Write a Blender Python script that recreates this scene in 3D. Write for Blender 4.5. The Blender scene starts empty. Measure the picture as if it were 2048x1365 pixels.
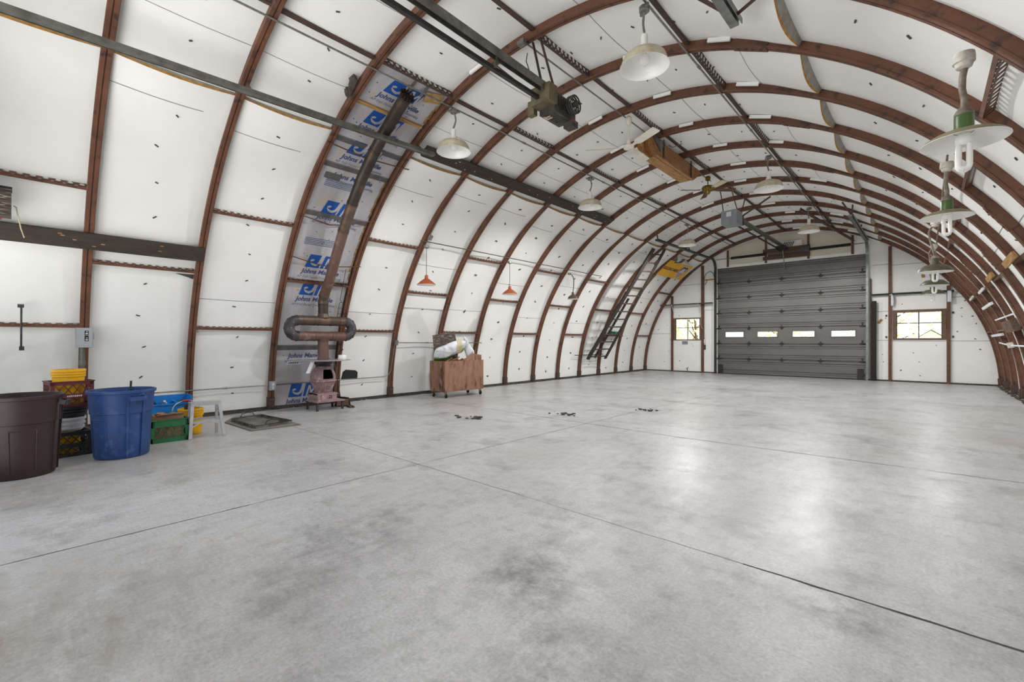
import bpy, bmesh, math, random
from mathutils import Vector, Matrix
R_ = random.Random(7)
sc = bpy.context.scene
col = sc.collection
rad = math.radians
pi = math.pi

# ------------------------------------------------------------------ camera, sky, sun, exposure
cam_d = bpy.data.cameras.new('camera')
cam = bpy.data.objects.new('camera', cam_d)
col.objects.link(cam)
cam.location = (3.9045, 0.0, 1.337)
cam.rotation_euler = (rad(90), 0, rad(42.229))
cam_d.sensor_width = 36
cam_d.lens = 15.974
cam_d.clip_start = 0.05
cam_d.clip_end = 300
sc.camera = cam

sc.view_settings.view_transform = 'Standard'
sc.view_settings.look = 'None'
sc.view_settings.gamma = 1
sc.view_settings.exposure = 0.58
try:
    sc.view_settings.use_curve_mapping = False
except Exception:
    pass

world = bpy.data.worlds.new('world')
sc.world = world
world.use_nodes = True
_nt = world.node_tree
_bg = _nt.nodes['Background']
_bg.inputs['Strength'].default_value = 1.0
SKY, UPLIGHT = 1.0, 2.9           # pale sky above the horizon, unseen brighter lower half added to light the ceiling
_tc = _nt.nodes.new('ShaderNodeTexCoord')
_sx = _nt.nodes.new('ShaderNodeSeparateXYZ')
_mr = _nt.nodes.new('ShaderNodeMapRange')
_mr.inputs['From Min'].default_value = -.06
_mr.inputs['From Max'].default_value = .02
_nt.links.new(_tc.outputs['Generated'], _sx.inputs[0])
_nt.links.new(_sx.outputs['Z'], _mr.inputs['Value'])
_mxw = _nt.nodes.new('ShaderNodeMix')
_mxw.data_type = 'RGBA'
_mxw.inputs['A'].default_value = (UPLIGHT * 1.0, UPLIGHT * .993, UPLIGHT * .98, 1)
_mxw.inputs['B'].default_value = (SKY * .90, SKY * .97, SKY * 1.05, 1)
_nt.links.new(_mr.outputs[0], _mxw.inputs['Factor'])
_nt.links.new(_mxw.outputs['Result'], _bg.inputs['Color'])

sun_d = bpy.data.lights.new('sun', 'SUN')
sun_d.energy = 16.0
sun_d.angle = rad(1)
sun_d.color = (1, .95, .86)
sun = bpy.data.objects.new('sun', sun_d)
col.objects.link(sun)
sun.rotation_euler = (0, rad(38), rad(4))


def portal(name, loc, rot, sx, sy):
    d = bpy.data.lights.new(name, 'AREA')
    d.shape = 'RECTANGLE'
    d.size, d.size_y = sx, sy
    d.cycles.is_portal = True
    o = bpy.data.objects.new(name, d)
    col.objects.link(o)
    o.location = loc
    o.rotation_euler = rot


YF = -0.80                                   # front end wall
YB = 19.62                                   # far end wall
portal('daylight_opened_doorway', (0, YF - .12, 2.16), (rad(90), 0, 0), 4.86, 4.32)  # doorway out of view, left open to let light into the hut
portal('daylight_enlarged_window', (-3.75, YF - .12, 1.75), (rad(90), 0, 0), 2.0, 1.7)  # window out of view, made larger to brighten the near left wall
portal('daylight_back_window_a', (-3.70, YB + .16, 1.88), (rad(-90), 0, 0), 1.1, .9)
portal('daylight_back_window_b', (3.79, YB + .16, 1.83), (rad(-90), 0, 0), 1.1, .9)

# ------------------------------------------------------------------ helpers
def lin(h):
    h = h.lstrip('#')
    out = []
    for i in (0, 2, 4):
        c = int(h[i:i + 2], 16) / 255
        out.append(c / 12.92 if c <= .04045 else ((c + .055) / 1.055) ** 2.4)
    return (*out, 1)


def mat(name, c1, c2=None, scale=4, rough=.6, metal=0, bump=0, bscale=None, stretch=(1, 1, 1), lo=.35, hi=.65, spec=.4,
        detail=6, c3=None, s3=30):
    m = bpy.data.materials.new(name)
    m.use_nodes = True
    nt = m.node_tree
    b = nt.nodes['Principled BSDF']
    b.inputs['Base Color'].default_value = lin(c1)
    b.inputs['Roughness'].default_value = rough
    b.inputs['Metallic'].default_value = metal
    b.inputs['Specular IOR Level'].default_value = spec
    if c2 or bump:
        tc = nt.nodes.new('ShaderNodeTexCoord')
        mp = nt.nodes.new('ShaderNodeMapping')
        mp.inputs['Scale'].default_value = stretch
        nt.links.new(tc.outputs['Object'], mp.inputs['Vector'])
    if c2:
        n = nt.nodes.new('ShaderNodeTexNoise')
        n.inputs['Scale'].default_value = scale
        n.inputs['Detail'].default_value = detail
        n.inputs['Roughness'].default_value = .62
        nt.links.new(mp.outputs[0], n.inputs['Vector'])
        r = nt.nodes.new('ShaderNodeValToRGB')
        r.color_ramp.elements[0].position = lo
        r.color_ramp.elements[1].position = hi
        r.color_ramp.elements[0].color = lin(c1)
        r.color_ramp.elements[1].color = lin(c2)
        nt.links.new(n.outputs['Fac'], r.inputs['Fac'])
        outc = r.outputs['Color']
        if c3:
            n3 = nt.nodes.new('ShaderNodeTexNoise')
            n3.inputs['Scale'].default_value = s3
            n3.inputs['Detail'].default_value = 4
            nt.links.new(mp.outputs[0], n3.inputs['Vector'])
            r3 = nt.nodes.new('ShaderNodeValToRGB')
            r3.color_ramp.elements[0].position = .56
            r3.color_ramp.elements[1].position = .68
            nt.links.new(n3.outputs['Fac'], r3.inputs['Fac'])
            mx = nt.nodes.new('ShaderNodeMix')
            mx.data_type = 'RGBA'
            nt.links.new(r3.outputs['Color'], mx.inputs['Factor'])
            nt.links.new(outc, mx.inputs['A'])
            mx.inputs['B'].default_value = lin(c3)
            outc = mx.outputs['Result']
        nt.links.new(outc, b.inputs['Base Color'])
    if bump:
        n2 = nt.nodes.new('ShaderNodeTexNoise')
        n2.inputs['Scale'].default_value = bscale or scale * 4
        n2.inputs['Detail'].default_value = 4
        nt.links.new(mp.outputs[0], n2.inputs['Vector'])
        bp = nt.nodes.new('ShaderNodeBump')
        bp.inputs['Strength'].default_value = bump
        bp.inputs['Distance'].default_value = .01
        nt.links.new(n2.outputs['Fac'], bp.inputs['Height'])
        nt.links.new(bp.outputs[0], b.inputs['Normal'])
    return m


def frame(d, up=Vector((0, 0, 1))):
    z = Vector(d).normalized()
    u = Vector(up)
    if abs(z.dot(u)) > .98:
        u = Vector((0, 1, 0)) if abs(z.y) < .9 else Vector((1, 0, 0))
    x = u.cross(z).normalized()
    return x, z.cross(x), z


class MB:
    def __init__(s):
        s.v, s.f, s.m, s.s = [], [], [], []

    def add(s, vs, fs, mi=0, smooth=False):
        o = len(s.v)
        s.v += [Vector(p) for p in vs]
        for f in fs:
            s.f.append([o + i for i in f])
            s.m.append(mi)
            s.s.append(smooth)
        return s

    def quad(s, a, b, c, d, mi=0):
        return s.add([a, b, c, d], [(0, 1, 2, 3)], mi)

    def box(s, c, size, mi=0, rot=None):
        c = Vector(c)
        hx, hy, hz = size[0] / 2, size[1] / 2, size[2] / 2
        pts = [Vector((x, y, z)) for x in (-hx, hx) for y in (-hy, hy) for z in (-hz, hz)]
        if rot is not None:
            pts = [rot @ p for p in pts]
        return s.add([c + p for p in pts],
                     [(0, 1, 3, 2), (4, 6, 7, 5), (0, 4, 5, 1), (2, 3, 7, 6), (0, 2, 6, 4), (1, 5, 7, 3)], mi)

    def bx(s, x0, x1, y0, y1, z0, z1, mi=0):
        return s.box(((x0 + x1) / 2, (y0 + y1) / 2, (z0 + z1) / 2), (x1 - x0, y1 - y0, z1 - z0), mi)

    def bar(s, p0, p1, w, h, up=(0, 0, 1), mi=0):
        p0, p1 = Vector(p0), Vector(p1)
        x, y, z = frame(p1 - p0, up)
        pts = [p + x * (a * w / 2) + y * (b * h / 2) for p in (p0, p1) for a, b in ((-1, -1), (1, -1), (1, 1), (-1, 1))]
        return s.add(pts, [(3, 2, 1, 0), (4, 5, 6, 7), (0, 1, 5, 4), (1, 2, 6, 5), (2, 3, 7, 6), (3, 0, 4, 7)], mi)

    def tube(s, pts, r, n=8, mi=0, cap=True, closed=False):
        pts = [Vector(p) for p in pts]
        rr = r if isinstance(r, (list, tuple)) else [r] * len(pts)
        vs, fs = [], []
        N = len(pts)
        px = None
        for i, p in enumerate(pts):
            if closed:
                d = pts[(i + 1) % N] - pts[i - 1]
            else:
                d = pts[min(i + 1, N - 1)] - pts[max(i - 1, 0)]
            d.normalize()
            if px is None:
                x, y, z = frame(d)
            else:
                x = px - d * px.dot(d)
                if x.length < 1e-6:
                    x, y, z = frame(d)
                x.normalize()
                y = d.cross(x)
            px = x
            for k in range(n):
                a = 2 * pi * k / n
                vs.append(p + (x * math.cos(a) + y * math.sin(a)) * rr[i])
        for i in range(N if closed else N - 1):
            j = (i + 1) % N
            for k in range(n):
                k2 = (k + 1) % n
                fs.append((i * n + k, i * n + k2, j * n + k2, j * n + k))
        s.add(vs, fs, mi, True)
        if cap and not closed:
            s.add(vs[:n], [tuple(reversed(range(n)))], mi)
            s.add(vs[-n:], [tuple(range(n))], mi)
        return s

    def lathe(s, prof, n=32, c=(0, 0, 0), M=None, mi=0, skip=None, flute=None, a0=0):
        c = Vector(c)
        vs, fs = [], []
        for i, (r, z) in enumerate(prof):
            for k in range(n):
                a = a0 + 2 * pi * k / n
                q = r * (flute(i, k) if flute else 1)
                p = Vector((q * math.cos(a), q * math.sin(a), z))
                vs.append(c + (M @ p if M is not None else p))
        for i in range(len(prof) - 1):
            for k in range(n):
                if skip and skip(i, k):
                    continue
                k2 = (k + 1) % n
                fs.append((i * n + k, i * n + k2, (i + 1) * n + k2, (i + 1) * n + k))
        return s.add(vs, fs, mi, True)

    def prism(s, poly, p0, ax, ay, az, depth, mi=0):
        """polygon in the (ax, ay) plane at p0, pushed along az by depth"""
        p0, ax, ay, az = Vector(p0), Vector(ax), Vector(ay), Vector(az)
        n = len(poly)
        a = [p0 + ax * x + ay * y for x, y in poly]
        b = [p + az * depth for p in a]
        fs = [tuple(range(n)), tuple(n + i for i in reversed(range(n)))]
        fs += [(i, i + n, (i + 1) % n + n, (i + 1) % n) for i in range(n)]
        return s.add(a + b, fs, mi)

    def build(s, name, mats, parent=None, origin=None, sharp=35, **props):
        me = bpy.data.meshes.new(name)
        if parent is not None and origin is None:
            origin = wloc(parent)
        o3 = Vector(origin) if origin is not None else Vector((0, 0, 0))
        me.from_pydata([tuple(p - o3) for p in s.v], [], s.f)
        if not isinstance(mats, (list, tuple)):
            mats = [mats]
        for m in mats:
            me.materials.append(m)
        me.polygons.foreach_set('material_index', s.m)
        bm = bmesh.new()
        bm.from_mesh(me)
        bmesh.ops.remove_doubles(bm, verts=bm.verts, dist=1e-5)
        bmesh.ops.recalc_face_normals(bm, faces=bm.faces)
        bm.to_mesh(me)
        bm.free()
        if any(s.s):
            me.polygons.foreach_set('use_smooth', [True] * len(me.polygons))
            me.set_sharp_from_angle(angle=rad(sharp))
        ob = bpy.data.objects.new(name, me)
        col.objects.link(ob)
        if parent is not None:
            ob.parent = parent
            ob.location = o3 - wloc(parent)
        else:
            ob.location = o3
        for k, v in props.items():
            ob[k] = v
        return ob


def wloc(o):
    p = Vector((0, 0, 0))
    while o is not None:
        p += Vector(o.location)
        o = o.parent
    return p


def tag(o, label, cat, group=None):
    o['label'] = label
    o['category'] = cat
    if group:
        o['group'] = group
    return o


def thing(name, loc, label, cat, group=None):
    o = bpy.data.objects.new(name, None)
    o.empty_display_size = .1
    o.location = loc
    col.objects.link(o)
    return tag(o, label, cat, group)


def struct(name, mb, mats, parent=None, **k):
    o = mb.build(name, mats, parent, **k)
    o['kind'] = 'structure'
    return o


def copy_tree(o, parent=None):
    c = o.copy()
    col.objects.link(c)
    if parent is not None:
        c.parent = parent
    for ch in [x for x in bpy.data.objects if x.parent == o]:
        copy_tree(ch, c)
    return c


def text2d(body, size, shear=0, bold=0, align='CENTER', xs=1):
    """letters as flat polygons in (x, y)"""
    cu = bpy.data.curves.new('lettering', 'FONT')
    cu.body = body
    cu.size = size
    cu.shear = shear
    cu.offset = bold
    cu.align_x = align
    cu.align_y = 'CENTER'
    cu.resolution_u = 3
    ob = bpy.data.objects.new('lettering', cu)
    col.objects.link(ob)
    dg = bpy.context.evaluated_depsgraph_get()
    me = bpy.data.meshes.new_from_object(ob.evaluated_get(dg))
    vs = [(v.co.x * xs, v.co.y) for v in me.vertices]
    fs = [tuple(p.vertices) for p in me.polygons]
    bpy.data.objects.remove(ob)
    bpy.data.curves.remove(cu)
    bpy.data.meshes.remove(me)
    return vs, fs


# ------------------------------------------------------------------ the arch (measured): axis along Y, centre on the floor line
RI = 5.5316                # radius of the ribs' inner faces
ZC = -0.095
S_ = 1.34112               # rib spacing
Y0 = 0.72484
NR = 15
RL = RI + .118             # lining at the ribs


def ribY(k):
    return Y0 + k * S_


def A(th, r, y):
    t = rad(th)
    return Vector((-r * math.cos(t), y, ZC + r * math.sin(t)))


def Nn(th):                # towards the inside
    t = rad(th)
    return Vector((math.cos(t), 0, -math.sin(t)))


def Tt(th):                # along increasing angle
    t = rad(th)
    return Vector((math.sin(t), 0, math.cos(t)))


def arch_rot(th, spin=0):
    """local x along the hut (Y), local y up the arch, local z inwards"""
    z = Nn(th)
    x = Vector((0, 1, 0))
    y = Tt(th)
    M = Matrix((x, y, z)).transposed()
    return M @ Matrix.Rotation(spin, 3, 'Z')


TH0 = math.degrees(math.asin(-ZC / RL))        # the angle at which the lining meets the floor
# ------------------------------------------------------------------ materials
M = {}
M['foam'] = mat('white_foam_board', '#f1f1ee', '#e9e9e5', scale=1.2, rough=.75, spec=.25, bump=.05, bscale=9, stretch=(1, 1, 1), lo=.3, hi=.75)
M['foam_edge'] = mat('yellow_foam_edge', '#cf9d58', '#a57c48', scale=14, rough=.9, spec=.1)
M['foam_skin'] = mat('grey_board_skin', '#a9a59b', '#8d8a82', scale=8, rough=.7)
M['seam'] = mat('dark_seam', '#8b8780', '#6c6862', scale=20, rough=.9)
M['nail'] = mat('fastener_dark', '#4d4b47', rough=.7)
M['nail2'] = mat('fastener_tan', '#a3855a', '#5b5040', scale=30, rough=.8)
M['rust'] = mat('oxide_brown_steel', '#5b3c2e', '#714a36', scale=3.5, rough=.5, spec=.4, c3='#42302a', s3=9, bump=.08, bscale=40)
M['rust_dark'] = mat('dark_brown_steel', '#44342e', '#544037', scale=5, rough=.6)
M['rust_hi'] = mat('orange_rust_steel', '#7c4c31', '#93592f', scale=4, rough=.6, c3='#4e3328', s3=12)
M['black_steel'] = mat('black_steel', '#2b2a2a', '#3a3836', scale=10, rough=.5, metal=.2)
M['galv'] = mat('galvanised_steel', '#8d8f8c', '#72746f', scale=9, rough=.42, metal=.7, spec=.5)
M['galv_dark'] = mat('dull_track_steel', '#7a7972', '#5b5a53', scale=7, rough=.45, metal=.6)
M['olive_steel'] = mat('olive_track_steel', '#454a41', '#33372f', scale=7, rough=.5, metal=.4)
M['conduit'] = mat('conduit_grey', '#8f8e89', '#76756f', scale=12, rough=.45, metal=.5)
M['wood_raw'] = mat('raw_wood', '#b58d59', '#8b6236', scale=3, rough=.7, stretch=(8, 1, 8), bump=.15)
M['wood_old'] = mat('old_wood', '#6a5444', '#4a3a30', scale=4, rough=.8, stretch=(6, 1, 6), bump=.2)
M['wood_black'] = mat('black_stained_wood', '#322d2a', '#43392f', scale=4, rough=.75, stretch=(5, 1, 5), bump=.15)
M['wood_dim'] = mat('dim_wood', '#54463a', '#3f342b', scale=6, rough=.8)
M['wood_frame'] = mat('window_frame_wood', '#7a6350', '#5e4a3a', scale=6, rough=.7, stretch=(1, 1, 5))
M['ply'] = mat('red_brown_plywood', '#a37c67', '#74523f', scale=3.0, rough=.6, stretch=(2.6, 2.6, .9), lo=.3, hi=.7, c3='#57392a', s3=3.5, bump=.1)
M['ply_grey'] = mat('weathered_plywood', '#5e5149', '#3d342f', scale=3, rough=.85, stretch=(1, 1.5, 14), c3='#a79f98', s3=5)
M['box_wood'] = mat('varnished_wood', '#9a6a35', '#7c4f25', scale=4, rough=.45, stretch=(4, 1, 4), c3='#5f3b1d', s3=6)
M['white_enamel'] = mat('white_enamel', '#efeeea', rough=.25, spec=.5)
M['cream_enamel'] = mat('yellowed_enamel', '#cdc6b1', '#b5a88a', scale=9, rough=.35)
M['porcelain'] = mat('white_porcelain', '#eceae4', rough=.3, spec=.5)
M['green_enamel'] = mat('green_enamel', '#4d6a35', '#3d5529', scale=7, rough=.4)
M['olive_enamel'] = mat('olive_enamel', '#8a8163', '#6f684e', scale=6, rough=.45)
M['dark_olive'] = mat('dark_olive_enamel', '#55503f', '#474334', scale=6, rough=.5)
M['orange_enamel'] = mat('rust_red_enamel', '#a8542f', '#8c4527', scale=6, rough=.5)
M['grime_white'] = mat('grimy_white_paint', '#d9d5cc', '#b3ab9d', scale=12, rough=.55)
M['bare_pipe'] = mat('weathered_conduit', '#8e8275', '#6b5f54', scale=14, rough=.6, metal=.2)
M['brass'] = mat('brass', '#8d7436', '#6d5526', scale=6, rough=.3, metal=.85)
M['fan_white'] = mat('fan_white', '#e4dfd3', '#d2cbbb', scale=5, rough=.45)
M['bulb'] = mat('cfl_tube', '#f4f3ee', rough=.25)
M['black_rubber'] = mat('black_rubber', '#1c1b1b', rough=.7)
M['pipe'] = mat('heat_stained_pipe', '#63544a', '#51443b', scale=2.2, rough=.42, metal=.45, c3='#6f5a4c', s3=5)
M['pipe_red'] = mat('red_brown_pipe', '#72574e', '#614840', scale=2.5, rough=.45, metal=.25, c3='#8a716b', s3=5)
M['pipe_dark'] = mat('sooty_pipe', '#47403a', '#373029', scale=2.4, rough=.42, metal=.45, c3='#574538', s3=5)
M['cast'] = mat('rusted_cast_iron', '#a58b8c', '#8a6c6d', scale=6, rough=.6, metal=.1, c3='#c0abab', s3=14, bump=.2)
M['iron'] = mat('black_iron', '#3d3c3f', '#5a5559', scale=8, rough=.5, metal=.5)
M['soot'] = mat('soot', '#1a1412', '#2b1d16', scale=9, rough=.95)
M['foil'] = mat('foil_facing', '#c2c0c5', '#b3b1b6', scale=2.3, rough=.42, metal=.22, spec=.5, stretch=(1, 3, 1), bump=.12, bscale=12, c3='#bfb3a8', s3=3)
M['foil_tape'] = mat('grey_tape', '#6f6d6c', '#5c5a59', scale=10, rough=.5, metal=.3)
M['gold_foil'] = mat('torn_gold_foil', '#c9ab7d', '#a9854f', scale=14, rough=.3, metal=.6)
M['print_blue'] = mat('print_blue', '#1d55a4', '#1b4b94', scale=6, rough=.5)
M['print_dark'] = mat('print_navy', '#3c4c78', rough=.6)
M['print_pale'] = mat('print_pale_blue', '#656c88', rough=.6)
M['print_foil'] = mat('print_silver', '#c3c2c6', rough=.4, metal=.4)
M['brown_plastic'] = mat('brown_plastic', '#362526', '#2e1f1f', scale=5, rough=.5, spec=.4)
M['blue_plastic'] = mat('blue_plastic', '#2c4a82', '#243d6e', scale=4, rough=.5, c3='#3f5d92', s3=8)
M['maroon_plastic'] = mat('maroon_plastic', '#6e3433', '#5c2b2d', scale=6, rough=.5)
M['black_plastic'] = mat('black_plastic', '#2c2c30', '#3a3a3f', scale=7, rough=.5)
M['green_plastic'] = mat('green_plastic', '#2f7a4d', '#25623e', scale=6, rough=.5)
M['yellow_plastic'] = mat('yellow_plastic', '#eab308', '#d99f06', scale=5, rough=.4)
M['tub_blue'] = mat('bright_blue_plastic', '#1f86d6', '#1b74c0', scale=5, rough=.4)
M['white_plastic'] = mat('white_plastic', '#dfe0e4', '#cfd0d6', scale=5, rough=.45)
M['red_plastic'] = mat('red_plastic', '#b83a2c', rough=.45)
M['cardboard'] = mat('cardboard', '#a8836a', '#8c6a52', scale=7, rough=.85)
M['alu'] = mat('aluminium', '#c9c9cb', '#aeaeb2', scale=6, rough=.4, metal=.6)
M['tray'] = mat('scorched_sheet_metal', '#514b47', '#8a847e', scale=5, rough=.5, metal=.4, c3='#2f2b29', s3=9)
M['mat_'] = mat('dirty_board', '#857f78', '#6a645e', scale=5, rough=.8)
M['sack'] = mat('white_woven_sack', '#e8e9ee', '#c9cbd2', scale=7, rough=.5, c3='#aeb0b2', s3=9)
M['sack_beige'] = mat('sack_beige', '#cbbfa0', rough=.6)
M['sack_green'] = mat('sack_green', '#6fae35', '#5c9a2b', scale=8, rough=.5)
M['stick'] = mat('split_kindling', '#b5875a', '#8f6239', scale=10, rough=.8)
M['sign_yellow'] = mat('sign_yellow', '#f4b920', '#e8ab18', scale=3, rough=.5)
M['sign_white'] = mat('paper_white', '#e3e0da', '#cfcac2', scale=8, rough=.6)
M['sign_blue'] = mat('shield_blue', '#232a52', rough=.5)
M['sign_red'] = mat('shield_red', '#a03a56', rough=.5)
M['elec'] = mat('grey_electrical_box', '#a7a9ac', '#9a9c9f', scale=4, rough=.45)
M['label_black'] = mat('label_black', '#1e1e1f', rough=.5)
M['door_steel'] = mat('galvanised_door', '#757370', '#605e5b', scale=1.1, rough=.45, metal=.45, stretch=(.6, 1, 1.6), lo=.25, hi=.75)
M['backing'] = mat('old_cream_board', '#d8d3c2', '#cbc5b2', scale=1.5, rough=.75)
M['grey_card'] = mat('grey_notice', '#8f8e90', '#7b7a7c', scale=20, rough=.7)
M['opener'] = mat('greasy_black_opener', '#3b3834', '#524d45', scale=8, rough=.5, metal=.3)
M['opener_grey'] = mat('opener_grey', '#8c9296', '#7c8286', scale=5, rough=.45)
M['tan_metal'] = mat('dusty_plate', '#70664f', '#574e3d', scale=8, rough=.6, metal=.2)
M['pink_label'] = mat('faded_label', '#c4ada2', rough=.7)
M['red_label'] = mat('red_label', '#8a4436', rough=.6)
M['teal'] = mat('teal_cloth', '#2f7a6c', '#245f55', scale=12, rough=.8)
M['leaf'] = mat('spring_leaf', '#cdd09c', '#e6e0b4', scale=3, rough=.6, lo=.3, hi=.7)
M['leaf_b'] = mat('autumn_leaf', '#e2d3ae', '#cfd2aa', scale=3, rough=.6)
M['bark'] = mat('bark', '#5d4c3c', '#47392d', scale=8, rough=.9)
M['lawn'] = mat('dry_lawn', '#8f9160', '#a59a6c', scale=2, rough=.95)
M['siding'] = mat('white_siding', '#e9eaee', rough=.6)
M['shed_roof'] = mat('shed_roof', '#7f8288', rough=.7)
M['pale_dust'] = mat('pale_dust', '#c9c7c4', '#a8a6a3', scale=6, rough=.9)
M['dirt'] = mat('dark_grit', '#3b3531', '#5b534c', scale=20, rough=.95)

g = bpy.data.materials.new('window_glass')
g.use_nodes = True
nt = g.node_tree
nt.nodes.remove(nt.nodes['Principled BSDF'])
tr = nt.nodes.new('ShaderNodeBsdfTransparent')
tr.inputs[0].default_value = (.93, .95, .94, 1)
gl = nt.nodes.new('ShaderNodeBsdfGlossy')
gl.inputs['Roughness'].default_value = .03
fr = nt.nodes.new('ShaderNodeFresnel')
mx = nt.nodes.new('ShaderNodeMixShader')
nt.links.new(fr.outputs[0], mx.inputs[0])
nt.links.new(tr.outputs[0], mx.inputs[1])
nt.links.new(gl.outputs[0], mx.inputs[2])
nt.links.new(mx.outputs[0], nt.nodes['Material Output'].inputs[0])
M['glass'] = g

M['bulb_clear'] = mat('clear_bulb', '#f2f0ea', rough=.1, spec=.6)
M['bulb_clear'].node_tree.nodes['Principled BSDF'].inputs['Alpha'].default_value = .38

# the concrete slab
fl = bpy.data.materials.new('worn_concrete')
fl.use_nodes = True
nt = fl.node_tree
b = nt.nodes['Principled BSDF']
b.inputs['Specular IOR Level'].default_value = .45
tc = nt.nodes.new('ShaderNodeTexCoord')


def _noise(scale, detail=6, rough=.6, stretch=None):
    n = nt.nodes.new('ShaderNodeTexNoise')
    n.inputs['Scale'].default_value = scale
    n.inputs['Detail'].default_value = detail
    n.inputs['Roughness'].default_value = rough
    if stretch:
        mp = nt.nodes.new('ShaderNodeMapping')
        mp.inputs['Scale'].default_value = stretch
        nt.links.new(tc.outputs['Object'], mp.inputs['Vector'])
        nt.links.new(mp.outputs[0], n.inputs['Vector'])
    else:
        nt.links.new(tc.outputs['Object'], n.inputs['Vector'])
    return n.outputs['Fac']


def _ramp(src, p0, p1, c0, c1):
    r = nt.nodes.new('ShaderNodeValToRGB')
    r.color_ramp.elements[0].position, r.color_ramp.elements[1].position = p0, p1
    r.color_ramp.elements[0].color, r.color_ramp.elements[1].color = c0, c1
    nt.links.new(src, r.inputs[0])
    return r.outputs['Color']


def _mix(fac, a, bb, blend='MIX'):
    m = nt.nodes.new('ShaderNodeMix')
    m.data_type = 'RGBA'
    m.blend_type = blend
    for sck, v in ((m.inputs['Factor'], fac), (m.inputs['A'], a), (m.inputs['B'], bb)):
        if isinstance(v, (float, int, tuple)):
            sck.default_value = v
        else:
            nt.links.new(v, sck)
    return m.outputs['Result']


W, K = (1, 1, 1, 1), (0, 0, 0, 1)
base = _ramp(_noise(.9, 8, .65), .3, .7, lin('#aeadae'), lin('#c4c3c3'))
blot = _ramp(_noise(1.6, 7, .7), .52, .72, K, W)
c = _mix(blot, base, lin('#888787'))
warm = _ramp(_noise(.35, 3, .5), .5, .75, K, W)
c = _mix(warm, c, _mix(.5, c, lin('#9a9184')))
spots = _ramp(_noise(7, 9, .8), .5, .82, K, (.8, .8, .8, 1))
c = _mix(spots, c, lin('#757372'))
pale = _ramp(_noise(3.1, 6, .7, (1, .35, 1)), .62, .8, K, (.6, .6, .6, 1))
c = _mix(pale, c, lin('#b9b7b5'))
grain = _ramp(_noise(55, 5, .8), .35, .65, (.78, .78, .78, 1), (1.16, 1.16, 1.16, 1))
c = _mix(1.0, c, grain, 'MULTIPLY')
drag = _ramp(_noise(9, 8, .8, (1.3, .3, 1)), .46, .86, K, (.75, .75, .75, 1))
c = _mix(drag, c, lin('#8d8a88'))
scuff = _ramp(_noise(12, 7, .8, (.3, 1.6, 1)), .5, .85, K, (.6, .6, .6, 1))
c = _mix(scuff, c, lin('#c2c0be'))
# larger old oil stains (x, y, radius, strength)
for (sx, sy, sr, st) in ((2.25, 2.0, .55, .75), (2.75, 1.55, .4, .6), (1.0, 1.6, .7, .5), (3.55, 2.75, .35, .8), (3.05, 2.75, .3, .5), (2.5, 3.6, .5, .35),
                         (1.9, 3.3, .45, .3), (-1.9, 5.3, .3, .8), (-.9, 6.6, .25, .7), (.1, 8.4, .5, .7), (-1.0, 3.9, .3, .5), (3.5, 7.6, 1.3, .45), (1.4, 1.0, .5, .4)):
    vm = nt.nodes.new('ShaderNodeVectorMath')
    vm.operation = 'DISTANCE'
    nt.links.new(tc.outputs['Object'], vm.inputs[0])
    vm.inputs[1].default_value = (sx, sy, 0)
    d = nt.nodes.new('ShaderNodeMapRange')
    d.inputs['From Min'].default_value = sr
    d.inputs['From Max'].default_value = sr * .15
    nt.links.new(vm.outputs['Value'], d.inputs['Value'])
    mu = nt.nodes.new('ShaderNodeMath')
    mu.operation = 'MULTIPLY'
    nt.links.new(d.outputs[0], mu.inputs[0])
    nt.links.new(_ramp(_noise(5.5, 8, .75), .42, .62, K, (st, st, st, 1)), mu.inputs[1])
    c = _mix(mu.outputs[0], c, lin('#605d5c'))
# brown, darker patches near the front doorway and beside the bins
for (sx, sy, sr, st) in ((1.0, .0, 1.5, .8), (-2.0, .0, .9, .7), (-3.0, 1.0, .9, .35), (-4.0, 6.0, 1.2, .3)):
    vm = nt.nodes.new('ShaderNodeVectorMath')
    vm.operation = 'DISTANCE'
    nt.links.new(tc.outputs['Object'], vm.inputs[0])
    vm.inputs[1].default_value = (sx, sy, 0)
    d = nt.nodes.new('ShaderNodeMapRange')
    d.inputs['From Min'].default_value = sr
    d.inputs['From Max'].default_value = sr * .2
    nt.links.new(vm.outputs['Value'], d.inputs['Value'])
    mu = nt.nodes.new('ShaderNodeMath')
    mu.operation = 'MULTIPLY'
    nt.links.new(d.outputs[0], mu.inputs[0])
    nt.links.new(_ramp(_noise(3.5, 9, .8, (.5, 1.4, 1)), .3, .65, K, (st, st, st, 1)), mu.inputs[1])
    c = _mix(mu.outputs[0], c, lin('#83786b'))
nt.links.new(c, b.inputs['Base Color'])
rg = _ramp(_noise(1.3, 9, .75, (1, .5, 1)), .25, .8, (.24, .24, .24, 1), (.55, .55, .55, 1))
nt.links.new(rg, b.inputs['Roughness'])
bp = nt.nodes.new('ShaderNodeBump')
bp.inputs['Strength'].default_value = .12
bp.inputs['Distance'].default_value = .01
nt.links.new(_noise(26, 6, .7), bp.inputs['Height'])
nt.links.new(bp.outputs[0], b.inputs['Normal'])
M['floor'] = fl
# ------------------------------------------------------------------ floor
m = MB()
m.quad((-5.75, YF, 0), (5.75, YF, 0), (5.75, YB, 0), (-5.75, YB, 0), 0)


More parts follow.
